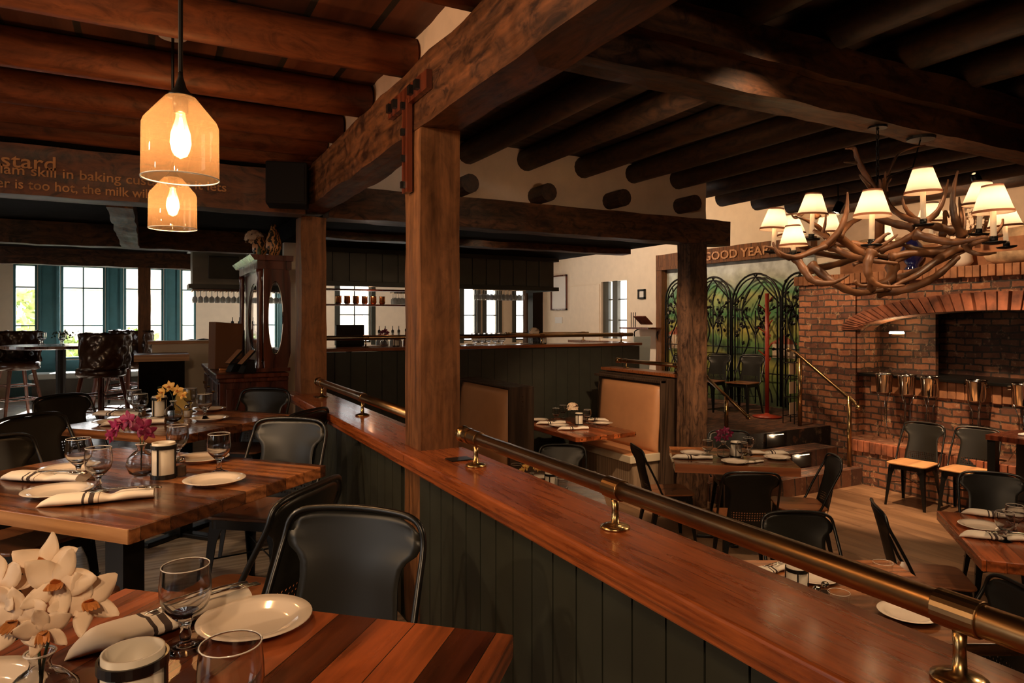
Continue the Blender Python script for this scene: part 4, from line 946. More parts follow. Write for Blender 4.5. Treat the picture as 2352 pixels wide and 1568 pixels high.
# dark side table right
q = at(2310, 992, .32); st = thing('side_table', 'dark side table with wood top at the right edge before the hearth', 'table', (7.35, 3.15, LOW), 0)
B().box(-.3, .3, -.6, .45, .86, .91).build('tabletop', 'mahog', st, bevel=.004)
for sx in (-.26, .26):
    for sy in (-.55, .4): B().box(sx - .035, sx + .035, sy - .035, sy + .035, 0, .86).build('leg', 'black', st)
B().box(-.24, .24, -.5, .36, .28, .3).build('shelf', 'black', st)
o = B().box(-.1, .1, -.12, .12, 0, .02).build('folded_napkin', 'white', bevel=.008); o.location = (7.35, 3.3, LOW + .911); tag(o, 'folded white napkin on the dark side table', 'napkin')
# ---------- booths
XB = 5.25
bt = thing('booth', 'tall tan booth with cream seat edge, right of the booth table', 'booth', (5.1, 6.7, LOW))
def BT(o, r, c): o.parent = r; o.matrix_parent_inverse = Matrix.Translation((-c[0], -c[1], -c[2])); return o
c = (5.1, 6.7, LOW)
def cushion(x, y0, y1, z0, z1, sgn, th=.07):
    rows = []; 
    for i in range(13):
        v = i / 12; zz = z0 + (z1 - z0) * v; rows.append([(x + sgn * th * (1 - (2 * v - 1) ** 8 * .5) * (1 - (2 * (k / 12) - 1) ** 10 * .5) + sgn * -.06 * v, y0 + (y1 - y0) * k / 12, zz) for k in range(13)])
    return B().grid(rows)
BT(B().prism([(5.20, LOW), (5.40, LOW), (5.40, .72), (5.28, .72)], 6.02, 7.42, 'y').build('back_panel', 'boothwood'), bt, c)
BT(cushion(5.235, 6.14, 7.32, -.14, .63, -1).build('back_cushion', 'leather', smooth=True, solid=.03), bt, c)
BT(B().box(4.80, 5.22, 6.14, 7.4, -.22, -.13).build('seat_cushion', 'leather', bevel=.02), bt, c); BT(B().box(4.79, 5.22, 6.12, 6.15, -.22, -.13).box(4.785, 4.80, 6.12, 7.4, -.22, -.135).build('seat_edging', 'vinyl', bevel=.008), bt, c)
BT(B().box(4.84, 5.22, 6.16, 7.4, LOW, -.225).build('seat_base', 'boothlight'), bt, c)
BT(B().box(5.21, 5.30, 6.10, 6.125, LOW, .70).box(5.20, 5.30, 6.10, 7.42, .67, .70).build('frame', 'boothwood', bevel=.004), bt, c)
pw = thing('low_partition', 'dark partition with wood cap behind the right booth', 'partition', (5.47, 6.7, 0)); c = (5.47, 6.7, 0)
BT(B().box(5.42, 5.54, 5.98, 7.45, .01, .73).build('panel', 'green'), pw, c); BT(B().box(5.36, 5.62, 5.92, 7.5, .735, .775).build('cap', 'capX', bevel=.006), pw, c)
rail(5.48, 6.02, 7.25, .87, (6.15, 7.1), 'short brass rail on the partition behind the right booth', ball0=True, ball1=True, base=.775)
bt = thing('booth', 'tan booth with dark wooden end panel, right beside the middle post', 'booth', (3.3, 6.6, LOW)); c = (3.3, 6.6, LOW)
BT(B().box(3.22, 3.50, 6.06, 6.11, LOW, .70).box(3.22, 3.50, 6.06, 7.4, .70, .72).box(3.28, 3.46, 6.11, 7.4, LOW, .70).build('end_panel', 'boothwood', bevel=.003), bt, c)
BT(cushion(3.26, 6.13, 7.35, -.14, .67, -1).build('back_cushion', 'leather', smooth=True, solid=.03), bt, c); BT(B().box(2.82, 3.22, 6.14, 7.35, LOW, -.13).box(3.47, 3.92, 6.14, 7.35, -.2, -.13).build('seat_cushion', 'leather', bevel=.02), bt, c)
BT(B().box(3.47, 3.88, 6.16, 7.35, LOW, -.21).build('seat_base', 'boothwood'), bt, c)
b = B()
for k in range(3): b.lathe([(.006, 0), (.006, .004), (.0005, .006)], 8, M=Matrix.Translation((3.36, 6.058, .62 - k * .05)) @ Matrix.Rotation(PI / 2, 4, 'X'))
BT(b.build('nail_heads', 'brassB'), bt, c)
bt = thing('booth_table', 'plank booth table with brass studded edge between the tan booths', 'table', (4.42, 6.7, LOW)); c = (4.42, 6.7, LOW)
BT(B().prism([(4.02, 7.4), (4.02, 6.08), (4.05, 6.05), (4.80, 6.05), (4.83, 6.08), (4.83, 7.4)], .10, .15).build('tabletop', 'tabY', bevel=.003), bt, c); BT(B().box(4.38, 4.46, 6.6, 6.68, LOW, .1).build('pedestal', 'black'), bt, c); BT(B().box(4.15, 4.7, 6.6, 6.68, LOW, LOW + .03).build('foot', 'black'), bt, c)
for k in range(4): BT(B().lathe([(.007, 0), (.007, .003), (.0005, .005)], 8, M=Matrix.Translation((4.08 + k * .24, 6.049, .125)) @ Matrix.Rotation(PI / 2, 4, 'X')).build('stud', 'brassB'), bt, c)
put(goblet, 1277, 968, R, 'goblet at the back left of the booth table', G2); put(goblet, 1293, 960, R, 'goblet behind the others on the booth table', G2); put(goblet, 1349, 972, R, 'goblet right of the white hydrangea on the booth table', G2)
put(plate_, 1238, 966, R, 'plate at the back left of the booth table', P2_); put(plate_, 1284, 979, R, 'plate at the front left of the booth table', P2_); put(plate_, 1385, 974, R, 'plate at the right of the booth table', P2_)
napkin(at(1264, 973, R + .001), ang(1, .2), 'napkin roll between the two left plates on the booth table', N2); napkin(at(1315, 986, R + .001), ang(1, .2), 'napkin roll nearest the front of the booth table', N2); napkin(at(1365, 966, R + .001), ang(-1, .2), 'napkin at the right of the booth table', N2)
put(candle, 1330, 976, R, 'candle holder in the middle of the booth table', GC); put(hydr, 1315, 968, R, 'glass vase of white hydrangea on the booth table', 'hydrangea vases', 0, 1.25)
MT['strip'] = plain('step_lamp', (1, .8, .5), .5, emis=(1, .75, .45, 3))
# ---------- handrails at the steps
def handrail(x, pts, posts, label, r=.022):
    t = thing('stair_handrail', label, 'handrail', (x, pts[0][0], 0)); y0 = pts[0][0]
    B().tube([(0, y - y0, z) for y, z in pts], r, 14).build('rail_tube', 'brass', t, smooth=True)
    for y, z, zb in posts: b = B().tube([(0, y - y0, zb), (0, y - y0, z)], .026, 14).build('post', 'brassB', t, smooth=True)
    for y, z in (pts[0], pts[-1]): B().lathe([(max(.0005, .032 * math.sin(PI * i / 8)), -.032 * math.cos(PI * i / 8)) for i in range(9)], 12, (0, y - y0, z)).build('end_knob', 'brassB', t, smooth=True)
a0 = atx(1812, 803, 7.6); a1 = atx(1972, 926, 7.6); handrail(7.6, [(a0.y, a0.z), (a0.y - .12, a0.z - .04), (a1.y + .05, a1.z), (a1.y, a1.z - .05)], [(6.14, a1.z + (a0.z - a1.z) * (6.14 - a1.y) / (a0.y - a1.y), .006), (5.42, a1.z + (a0.z - a1.z) * (5.42 - a1.y) / (a0.y - a1.y) , -.4)], 'brass stair handrail against the brick chimney')
a0 = atx(1622, 866, 6.58); a1 = atx(1718, 957, 6.58); handrail(6.58, [(a0.y, a0.z), (a1.y, a1.z)], [((a0.y + a1.y) / 2, (a0.z + a1.z) / 2, .006)], 'brass stair handrail beside the right post')
for q, lab in ((atx(1800, 1010, 7.1), 'upper recessed step light glowing in the riser'), (atx(1842, 1048, 7.1), 'lower recessed step light glowing in the riser')): pass
for (x, y, z, lab) in ((6.95, 5.975, -.10, 'upper recessed step light glowing in the riser'), (7.0, 5.635, -.30, 'lower recessed step light glowing in the riser')):
    o = thing('step_light', lab, 'light', (x, y, z)); B().box(-.17, .17, -.01, 0, -.08, .08).build('housing', 'black', o); B().box(-.13, .13, -.014, -.010, .058, .066).build('lamp_strip', 'strip', o)
    light('POINT', (x, y - .07, z + .04), 1.2, WARM2, .02)
# ---------- coat rack, wine rack, upper chairs
q = at(1762, 958, 0); cr = thing('coat_rack', 'tall red wooden coat rack with peg arms before the mural', 'coat rack', (q.x, q.y, .006), .3)
B().tube([(0, 0, .04), (0, 0, 1.78)], .03, 10).build('pole', 'red', cr, smooth=True); B().lathe([(.2, 0), (.2, .015), (.04, .04), (.03, .06)], 20).build('base', 'red', cr, smooth=True)
for k in range(9): a = k * 2.1; z = .75 + k * .11; B().tube([(0, 0, z), (.12 * math.cos(a), .12 * math.sin(a), z + .1)], .009, 6).build('peg', 'red', cr)
q = at(1820, 972, 0); wr = thing('wire_rack', 'black wire stand with card pockets between mural and brick', 'rack', (q.x, q.y, .006), .2)
b = B()
for sx in (-.1, .1):
    for sy in (-.08, .08): b.tube([(sx, sy, 0), (sx, sy, .85)], .007, 6)
for z in (.1, .35, .6, .82): b.tube([(-.1, -.08, z), (.1, -.08, z), (.1, .08, z), (-.1, .08, z), (-.1, -.08, z)], .006, 6)
b.build('frame', 'iron', wr)
for z in (.12, .4, .66): B().box(-.085, .085, -.01, .0, z, z + .16).build('card', 'cream', wr)
CH(3.5, 10.3, -.75, -.65, 0, 'black chair on the brick platform nearest the coat rack', 'chairs on the brick platform'); CH(3.08, 10.6, -.75, -.65, 0, 'black chair on the brick platform in the middle of the row', 'chairs on the brick platform'); CH(2.62, 10.95, -.75, -.65, 0, 'black chair on the brick platform partly behind the right post', 'chairs on the brick platform')
# ---------- ice buckets
def mk_bucket():
    t = thing('ice_bucket_stand', '', 'ice bucket'); b = B(); b.open_ = 1
    b.lathe([(.0005, .62), (.07, .62), (.09, .64), (.105, .85), (.112, .86), (.112, .88), (.10, .88), (.1, .86)], 24).build('bucket', 'steel', t, smooth=True)
    for s in (-1, 1): B().tube([(s * .11, 0, .84), (s * .14, 0, .84), (s * .14, 0, .8), (s * .11, 0, .8)], .006, 6).build('handle', 'steel', t)
    for k in range(3):
        a = k * 2 * PI / 3 + .4; c, s_ = math.cos(a), math.sin(a); B().tube([(.09 * c, .09 * s_, .64), (.04 * c, .04 * s_, .5), (.035 * c, .035 * s_, .2), (.15 * c, .15 * s_, 0)], .006, 6).build('leg', 'steel', t, smooth=True)
    return t
bucket = Proto(mk_bucket)
for i, px in enumerate((2031, 2083, 2135, 2243, 2350)):
    xx = 7.93; yy = ypx(px, xx) ; bucket((xx, yy, -.065), i * .5, ['first', 'second', 'third', 'fourth', 'fifth'][i] + ' steel ice bucket from the left on the brick hearth', 'ice buckets on the hearth', .93)
# ---------- ledge things
def ledge(px, x=8.2): return Vector((x, ypx(px, x), ZT + .001))
vz = thing('cobalt_vase', 'dark blue glazed vase on the brick ledge behind the chandelier', 'vase', ledge(2096)); b = B(); b.open_ = 1
b.lathe([(.0005, 0), (.09, 0), (.095, .02), (.06, .06), (.13, .16), (.14, .24), (.10, .32), (.06, .36), (.08, .40)], 24).build('body', 'cobalt', vz, smooth=True)
vz = thing('speckled_vase', 'speckled white vase with white blossoms on the brick ledge', 'vase', ledge(2208)); b = B(); b.lathe([(.07, 0), (.12, .06), (.10, .18), (.05, .26)], 20).build('body', 'spot', vz, smooth=True) if 'spot' in MT else B().lathe([(.07, 0), (.12, .06), (.10, .18), (.05, .26)], 20).build('body', 'china', vz, smooth=True)
random.seed(5); b = B()
for k in range(90):
    c_ = Vector((random.gauss(-.02, .07), random.gauss(.0, .14), .50 + max(-.2, min(.2, random.gauss(0, .11))))); n_ = Vector((-1, random.uniform(-.6, .6), random.uniform(-.3, .8))).normalized(); s_ = n_.orthogonal().normalized(); q_ = n_.cross(s_)
    for j in range(4): petal(b, c_, s_ * math.cos(j * PI / 2) + q_ * math.sin(j * PI / 2), n_, .04, .018, .2)
b.build('blossoms', 'petalW', vz, smooth=True)
b = B()
for k in range(6): b.tube([(0, 0, .22), (random.gauss(0, .03), random.gauss(0, .1), .55)], .004, 5)
b.build('stems', 'stem', vz)
bw = B().lathe([(.10, 0), (.22, .05), (.26, .13), (.25, .135), (.2, .06), (.0005, .03)], 28, sx=.6, sy=1.2).build('stone_bowl', 'stone', smooth=True); bw.location = ledge(2330); tag(bw, 'long mottled stone bowl at the right end of the brick ledge', 'bowl')
# ---------- pendants
def pendant(X, Z, zb, s, label, lp):
    c = cw(X, Z, zb); t = thing('pendant_lamp', label, 'lamp', c, 0, 'amber glass pendants'); r = .097 * s; h = .222 * s; b = B(); b.open_ = 1
    b.lathe([(r * 1.0, 0), (r * .985, h * .64), (r * .93, h * .70), (r * .40, h * .985), (r * .3, h)], 48).build('glass_shade', 'amber', t, smooth=True)
    B().tube([(r * math.cos(2 * PI * i / 48), r * math.sin(2 * PI * i / 48), 0) for i in range(49)], .0022 * s, 6).build('shade_rim', 'glassR', t, smooth=True)
    B().lathe([(r * .36, h * .99), (r * .34, h * 1.01), (r * .16, h * 1.10), (r * .07, h * 1.24), (r * .05, h * 1.32)], 20).lathe([(.02, h * .80), (.022, h * .98)], 16).build('socket_cap', 'black', t, smooth=True)
    B().tube([(0, 0, h * 1.3), (0, 0, 2.737 - zb)], .006 * s, 8).build('stem', 'black', t)
    B().lathe([(.06, 2.705 - zb), (.06, 2.736 - zb), (.0005, 2.736 - zb)], 20).build('ceiling_cup', 'white', t)
    bm = thing if 0 else None
    b = B(); b.lathe([(.012, h * .80), (.014, h * .72), (.026, h * .55), (.028, h * .42), (.018, h * .28), (.0005, h * .24)], 16).build('bulb', 'bulbglass', t, smooth=True)
    B().tube([(0, 0, h * .74), (.008, 0, h * .5), (-.006, 0, h * .36)], .004, 6).build('filament', 'filament', t, smooth=True)
    light('POINT', (c.x, c.y, c.z + h * .45), lp, (1, .58, .28), .025)
MT['bulbglass'] = glass('bulb_glass', (1, .9, .75), frost=.12, frc=(1, .8, .5))
Zp = .205 * F / 164; pendant((415 - 1176) / F * Zp, Zp, EYE - (402 - 735) / F * Zp - .01, 1.06, 'nearer amber glass pendant lamp, hanging by a thin black stem', 17)
Zp = .205 * F / 102; pendant((397 - 1176) / F * Zp, Zp, EYE - (525 - 735) / F * Zp, 1.06, 'farther amber glass pendant lamp, seen just below the nearer one', 17)
# speaker
sp = thing('speaker', 'black loudspeaker mounted where the lettered beam meets the main beam', 'speaker', (.88, 5.1, 2.22), -.25)
B().box(-.13, .15, -.12, .12, 0, .30).build('cabinet', 'speaker', sp, bevel=.01); B().box(-.11, .13, -.125, -.12, .02, .28).build('grille', 'speaker', sp); B().box(-.02, .02, .1, .2, .12, .18).build('bracket', 'black', sp)
# lettering on beam
def beam_text(txt, px0, px1, py, pyb, x_end=None):
    y = 5.262; a = aty(px0, py, y); e = aty(px1, py, y); t = text_mesh(txt, 1, 'lettering', 'letter', Matrix.Identity(4), depth=.0, bold=.01)
    xs = [v.co.x for v in t.data.vertices]; w = max(xs) - min(xs); s = (e.x - a.x) / w; hz = (aty((px0 + px1) / 2, py, y).z - aty((px0 + px1) / 2, pyb, y).z)
    t.data.transform(Matrix.Translation((a.x - min(xs) * s, y, aty((px0 + px1) / 2, pyb, y).z)) @ Matrix(((s, 0, 0, 0), (0, 0, -1, 0), (0, hz / .72, 0, 0), (0, 0, 0, 1)))); t.parent = sb
MT['letter'] = plain('faded_lettering', (.42, .20, .08), .8, var=.3)
beam_text('ustard', -30, 128, 352, 385); beam_text('illam skill in baking custard or it lets', -18, 520, 396, 418); beam_text('er is too hot, the milk will', -8, 345, 420, 442)

# ================================================================== CHANDELIER
cx, cy = 3.61, 2.40
ch = thing('antler_chandelier', 'large antler chandelier with linen shaded candle lamps', 'chandelier', (cx, cy, 1.5))
def CA(o): o.parent = ch; o.matrix_parent_inverse = Matrix.Translation((-cx, -cy, -1.5)); return o
def antler(pts, r0=.019, r1=.004, bulge=1.25):
    P = [atd(*p) for p in pts]; q = smooth_path(P, 5); n = len(q); rad = [(r0 + (r1 - r0) * (i / (n - 1)) ** 1.3) * (1 + .10 * math.sin(i * 1.7)) * (bulge if i < 2 else 1) for i in range(n)]
    CA(B().tube(q, rad, 9).build('antler', 'antler', smooth=True))
A = antler
A([(1985, 590, 3.5), (1925, 545, 3.45), (1905, 560, 3.4), (1870, 575, 3.36), (1830, 590, 3.32), (1800, 585, 3.3), (1775, 570, 3.3), (1757, 567, 3.3)], .022)
A([(1890, 568, 3.4), (1925, 535, 3.35), (1942, 495, 3.35), (1946, 470, 3.35), (1947, 441, 3.35)], .019)
A([(1925, 545, 3.4), (1950, 515, 3.5), (1985, 495, 3.6), (1990, 480, 3.7)], .018)
A([(1815, 592, 3.35), (1790, 585, 3.3), (1778, 565, 3.3), (1776, 555, 3.3)], .012)
A([(1828, 590, 3.35), (1848, 622, 3.3), (1868, 645, 3.28), (1905, 650, 3.25), (1930, 642, 3.25), (1950, 631, 3.25)], .021)
A([(1862, 608, 3.5), (1890, 630, 3.45), (1925, 655, 3.4), (1965, 672, 3.4), (2000, 670, 3.4), (2045, 662, 3.45)], .023, .012)
A([(2015, 672, 3.5), (2060, 668, 3.45), (2110, 655, 3.4), (2155, 630, 3.4), (2190, 600, 3.4), (2202, 588, 3.4)], .023, .012)
A([(2210, 565, 3.4), (2180, 580, 3.38), (2145, 603, 3.35), (2105, 632, 3.32), (2070, 648, 3.32), (2045, 660, 3.3)], .024, .006)
A([(2002, 578, 3.3), (1993, 605, 3.28), (1996, 635, 3.28), (2012, 652, 3.28), (2040, 658, 3.28), (2078, 655, 3.28)], .023)
A([(2000, 665, 3.4), (2000, 640, 3.35), (1992, 610, 3.3)], .018, .01)
A([(1988, 568, 3.5), (1960, 560, 3.5), (1925, 560, 3.52), (1900, 545, 3.6), (1870, 530, 3.7)], .020, .010)
A([(1905, 565, 3.45), (1950, 585, 3.4), (2000, 598, 3.38), (2045, 603, 3.36), (2062, 604, 3.36)], .019)
A([(1998, 570, 3.3), (2020, 550, 3.28), (2036, 538, 3.28), (2045, 536, 3.28)], .013)
A([(2004, 575, 3.3), (2035, 558, 3.3), (2062, 538, 3.3)], .012)
A([(2020, 575, 3.5), (2060, 560, 3.45), (2095, 540, 3.4), (2120, 520, 3.4), (2130, 512, 3.4)], .018, .012)
A([(2100, 538, 3.4), (2140, 548, 3.35), (2185, 556, 3.3), (2225, 552, 3.25), (2262, 545, 3.2), (2272, 552, 3.2)], .023)
A([(2215, 560, 3.3), (2225, 575, 3.25), (2245, 583, 3.2), (2268, 583, 3.2), (2288, 580, 3.2)], .014)
A([(2225, 563, 3.3), (2240, 558, 3.22), (2275, 545, 3.2), (2300, 520, 3.2), (2303, 502, 3.2)], .013)
A([(2210, 540, 3.35), (2194, 505, 3.32), (2188, 465, 3.32), (2192, 425, 3.32), (2200, 392, 3.32)], .020)
A([(2190, 530, 3.4), (2150, 520, 3.4), (2115, 512, 3.42), (2080, 500, 3.5), (2050, 480, 3.6), (2033, 450, 3.7), (2030, 410, 3.75)], .021, .008)
A([(2120, 512, 3.42), (2150, 490, 3.4), (2168, 455, 3.4), (2178, 412, 3.4)], .018)
A([(2110, 508, 3.5), (2088, 490, 3.5), (2076, 470, 3.5), (2073, 452, 3.5)], .014)
A([(2100, 522, 3.45), (2060, 515, 3.5), (2015, 500, 3.55), (1995, 488, 3.6)], .021, .016)
A([(2210, 545, 3.6), (2206, 500, 3.7), (2203, 452, 3.75)], .012)
A([(2212, 545, 3.6), (2215, 505, 3.65), (2208, 468, 3.7)], .011)
A([(2165, 540, 3.7), (2170, 510, 3.8), (2171, 485, 3.85), (2180, 500, 3.85)], .016)
A([(2045, 590, 3.4), (2085, 582, 3.4), (2125, 580, 3.4), (2165, 578, 3.4), (2205, 575, 3.4)], .018, .012)
A([(2150, 585, 3.5), (2110, 582, 3.5), (2080, 565, 3.5), (2072, 558, 3.5)], .016)
A([(2050, 605, 3.5), (2080, 592, 3.45), (2105, 582, 3.4)], .011)
A([(1962, 645, 3.4), (1975, 655, 3.4), (1998, 656, 3.4)], .009, .009); A([(1960, 608, 3.5), (1978, 602, 3.5), (1998, 606, 3.5)], .008)
A([(2040, 665, 3.4), (2042, 655, 3.4), (2039, 645, 3.4)], .010)
A([(1860, 618, 4.1), (1905, 610, 4.15), (1945, 600, 4.2), (1990, 585, 4.3), (2040, 590, 4.35)], .024, .012)
A([(1840, 560, 4.1), (1880, 580, 4.2), (1950, 590, 4.3), (2020, 575, 4.35), (2080, 560, 4.35)], .021, .01)
A([(2080, 570, 4.35), (2140, 575, 4.3), (2200, 560, 4.2), (2250, 548, 4.0), (2300, 540, 3.8)], .022, .01)
A([(2060, 640, 4.2), (2110, 620, 4.2), (2170, 595, 4.15), (2230, 570, 4.0)], .02, .01)
A([(1880, 500, 4.0), (1860, 480, 4.0), (1830, 500, 4.0), (1818, 493, 4.0)], .014); A([(1900, 545, 4.0), (1878, 520, 4.0), (1850, 505, 4.0), (1826, 496, 3.9)], .016)
A([(1888, 540, 3.9), (1895, 515, 3.9), (1897, 490, 3.9)], .011); A([(2050, 610, 3.9), (2045, 640, 3.8), (2015, 655, 3.8)], .03, .02)
# upper crown
A([(2012, 440, 3.8), (1990, 405, 3.8), (1972, 370, 3.8), (1963, 343, 3.8), (1955, 340, 3.8), (1941, 341, 3.8)], .02)
A([(1978, 376, 3.8), (1960, 373, 3.8), (1938, 372, 3.8)], .010); A([(2012, 445, 3.8), (1995, 425, 3.7), (1978, 405, 3.7), (1975, 400, 3.7)], .014); A([(2018, 440, 3.9), (2040, 400, 3.9), (2062, 355, 3.9), (2095, 340, 3.9), (2125, 333, 3.9)], .009, .003)
A([(2020, 445, 3.7), (2022, 425, 3.7), (2020, 411, 3.7)], .012); A([(2028, 450, 3.8), (2032, 420, 3.8), (2034, 394, 3.8)], .012); A([(2038, 440, 3.8), (2038, 425, 3.8), (2048, 409, 3.8)], .007)
CA(B().tube([atd(2018, 445, 3.82), atd(2018, 560, 3.82)], .03, 10).tube([atd(2018, 430, 3.82), atd(2018, 450, 3.82)], .04, 10).build('centre_stem', 'antler', smooth=True))
b = B(); z0 = atd(2018, 440, 3.82).z; z = z0; k = 0
while z < 2.47:
    c_ = Vector((cx, cy, z + .015)); ax = Vector((1, 0, 0)) if k % 2 else Vector((0, 1, 0))
    b.tube([c_ + ax * .009 * math.cos(2 * PI * i / 10) + Vector((0, 0, .019 * math.sin(2 * PI * i / 10))) for i in range(11)], .0028, 5); z += .029; k += 1
CA(b.build('chain', 'iron')); b = B().lathe([(.05, 2.475), (.05, 2.488), (.0005, 2.488)], 16, (cx, cy, 0)); CA(b.build('ceiling_hook', 'iron'))
cp = atd(2190, 335, 3.95); cp2 = Vector((4.05, 2.42, 2.48)); b = B().lathe([(.075, 2.47), (.08, 2.487), (.0005, 2.487)], 20, (cp2.x, cp2.y, 0)); b.tube([cp2, cp2 + Vector((-.08, 0, -.18)), Vector((cx + .05, cy, z0 + .08))], .004, 5); CA(b.build('canopy', 'iron'))
# lamps: px centre, y bottom of shade, y top, y candle foot, depth
random.seed(2)
LAMPS = [(1779, 528, 473, 572, 4.05, 1), (1818, 540, 478, 575, 4.25, 1), (1866, 495, 437, 542, 3.95, 1), (1902, 535, 498, 560, 4.4, 1), (2003, 497, 433, 555, 3.32, 1), (2120, 444, 387, 508, 3.40, 1), (2138, 512, 468, 545, 4.3, 1),
         (2024, 560, 514, 590, 4.4, 1), (2252, 472, 424, 530, 3.6, 1), (2281, 489, 427, 548, 3.16, 1), (2308, 522, 482, 560, 3.8, 1), (1822, 565, 520, 580, 3.8, .9)]
for px, yb, yt, yf, Z, s in LAMPS:
    rb, rt, h = .085 * s, .043 * s, .128 * s; c_ = atd(px, yb, Z); t = B(); t.open_ = 1
    lp_ = bpy.data.objects.new('candle_lamp', None); COL.objects.link(lp_); CA(lp_); lp_.matrix_parent_inverse = Matrix.Identity(4); lp_.location = c_ - Vector((cx, cy, 1.5)); lp_.rotation_euler = (random.uniform(-.06, .06), random.uniform(-.06, .06), 0)
    t.lathe([(rb, 0), (rt, h)], 28).build('lamp_shade', 'shade', lp_, smooth=True)
    t = B(); t.open_ = 1; t.lathe([(rb + .001, -.001), (rb - .001, .011)], 28).build('lower_trim', 'shadetrim', lp_, smooth=True); t = B(); t.open_ = 1; t.lathe([(rt + .002, h - .01), (rt + .001, h + .001)], 28).build('upper_trim', 'shadetrim', lp_, smooth=True)
    zf = (yb - yf) / F * Z
    B().tube([(0, 0, zf), (0, 0, .02)], .0125, 10).build('candle_sleeve', 'candle', lp_, smooth=True)
    B().lathe([(.0165, zf - .018), (.0165, zf + .012), (.013, zf + .012)], 12).lathe([(.02, zf - .028), (.045, zf - .022), (.05, zf - .014), (.02, zf - .016)], 16).build('candle_cup', 'iron', lp_, smooth=True)
    B().lathe([(.0005, .02), (.014, .03), (.016, .05), (.007, .075), (.0005, .085)], 10).build('bulb', 'bulb', lp_, smooth=True)
    light('POINT', (c_.x, c_.y, c_.z + .055), 2.0, (1, .62, .34), .02)
# ================================================================== MIRRORED CABINET
hx0, hx1 = .585, 1.19
sbd = thing('mahogany_sideboard', 'dark red mahogany sideboard left of the far wooden post', 'sideboard', (.8, 7.6, 0)); c = (.8, 7.6, 0)
BT(B().box(hx0, hx1, 6.80, 8.6, .0, .84).build('body', 'mahog'), sbd, c); BT(B().box(hx0 - .04, hx1, 6.75, 8.65, .86, .90).box(hx0 - .02, hx1, 6.77, 8.62, .82, .86).build('top', 'mahog', bevel=.01), sbd, c)
BT(B().box(hx0 + .05, hx1 - .04, 6.785, 6.80, .1, .76).build('end_panel', 'mahog', bevel=.008), sbd, c)
for k in range(3): o = BT(B().box(hx0 - .018, hx0 - .001, 6.9 + k * .57, 7.4 + k * .57, .62, .8).build('drawer', 'mahog', bevel=.008), sbd, c); kn = B().tube([(hx0 - .02, 7.15 + k * .57, .71), (hx0 - .045, 7.15 + k * .57, .71)], .015, 10).build('knob', 'brassB', o)
hc = thing('display_case', 'tall mahogany case with oval glass panels and turned columns on the sideboard', 'cabinet', (1.1, 7.5, .9)); c = (1.1, 7.5, .9)
yA, yB, zA, zB, xA = 6.86, 8.30, .905, 1.97, .975
def oval_panel(plane, a0, a1, z0, z1, off, th, rx, rz, cu, cz):
    n = 32; b = B(); f = (lambda u, w, d: (u, d, w)) if plane == 'y' else (lambda u, w, d: (d, u, w))
    vs = []
    for d in (off, off + th):
        for i in range(n): q = 2 * PI * i / n; vs.append(f(cu + rx * math.cos(q), cz + rz * math.sin(q), d))
        for i in range(n):
            q = 2 * PI * i / n; dx, dz = math.cos(q), math.sin(q); t = min(((a1 - cu) / dx if dx > 1e-6 else (a0 - cu) / dx if dx < -1e-6 else 9), ((z1 - cz) / dz if dz > 1e-6 else (z0 - cz) / dz if dz < -1e-6 else 9))
            vs.append(f(cu + dx * t, cz + dz * t, d))
    fs = []
    for o in (0, 2 * n):
        for i in range(n): fs.append((o + i, o + (i + 1) % n, o + n + (i + 1) % n, o + n + i))
    for i in range(n): fs.append((i, (i + 1) % n, 2 * n + (i + 1) % n, 2 * n + i)); fs.append((n + i, n + (i + 1) % n, 3 * n + (i + 1) % n, 3 * n + i))
    return b.add(vs, fs), [f(cu + rx * .98 * math.cos(2 * PI * i / n), cz + rz * .98 * math.sin(2 * PI * i / n), off + th * .5) for i in range(n + 1)]
for nm, args in (('front_panel', ('y', xA, 1.225, zA, zB, yA, .03, .072, .357, 1.085, 1.42)), ('side_panel', ('x', yA + .1, yB, zA, zB, xA, .03, .45, .36, 7.55, 1.42))):
    b, ring = oval_panel(*args); fr = BT(b.build(nm, 'mahog'), hc, c)
    BT(B().tube(ring, .008, 6).build('oval_rim', 'silver', smooth=True), hc, c); mr = B().add(ring[:-1], [tuple(range(32))]); BT(mr.build('glass', 'winglass'), hc, c)
for yy in (yA + .02, yB - .03): BT(B().lathe([(.028, 0), (.033, .05), (.02, .1), (.027, .16), (.023, .5), (.027, .84), (.02, .9), (.033, .95), (.028, 1.0)], 14, (xA - .035, yy, zA)).build('column', 'mahog', smooth=True), hc, c)
BT(B().box(xA - .06, 1.23, yA - .02, yB, zB - .08, zB).build('frieze', 'mahog'), hc, c); BT(B().prism([(xA - .09, zB), (1.24, zB), (1.24, zB + .05), (xA - .13, zB + .05)], yA - .06, yB + .04, 'y').build('cornice', 'mahog'), hc, c)
BT(B().box(xA - .06, 1.22, yA - .01, yB, zA, zA + .035).build('plinth', 'mahog'), hc, c)
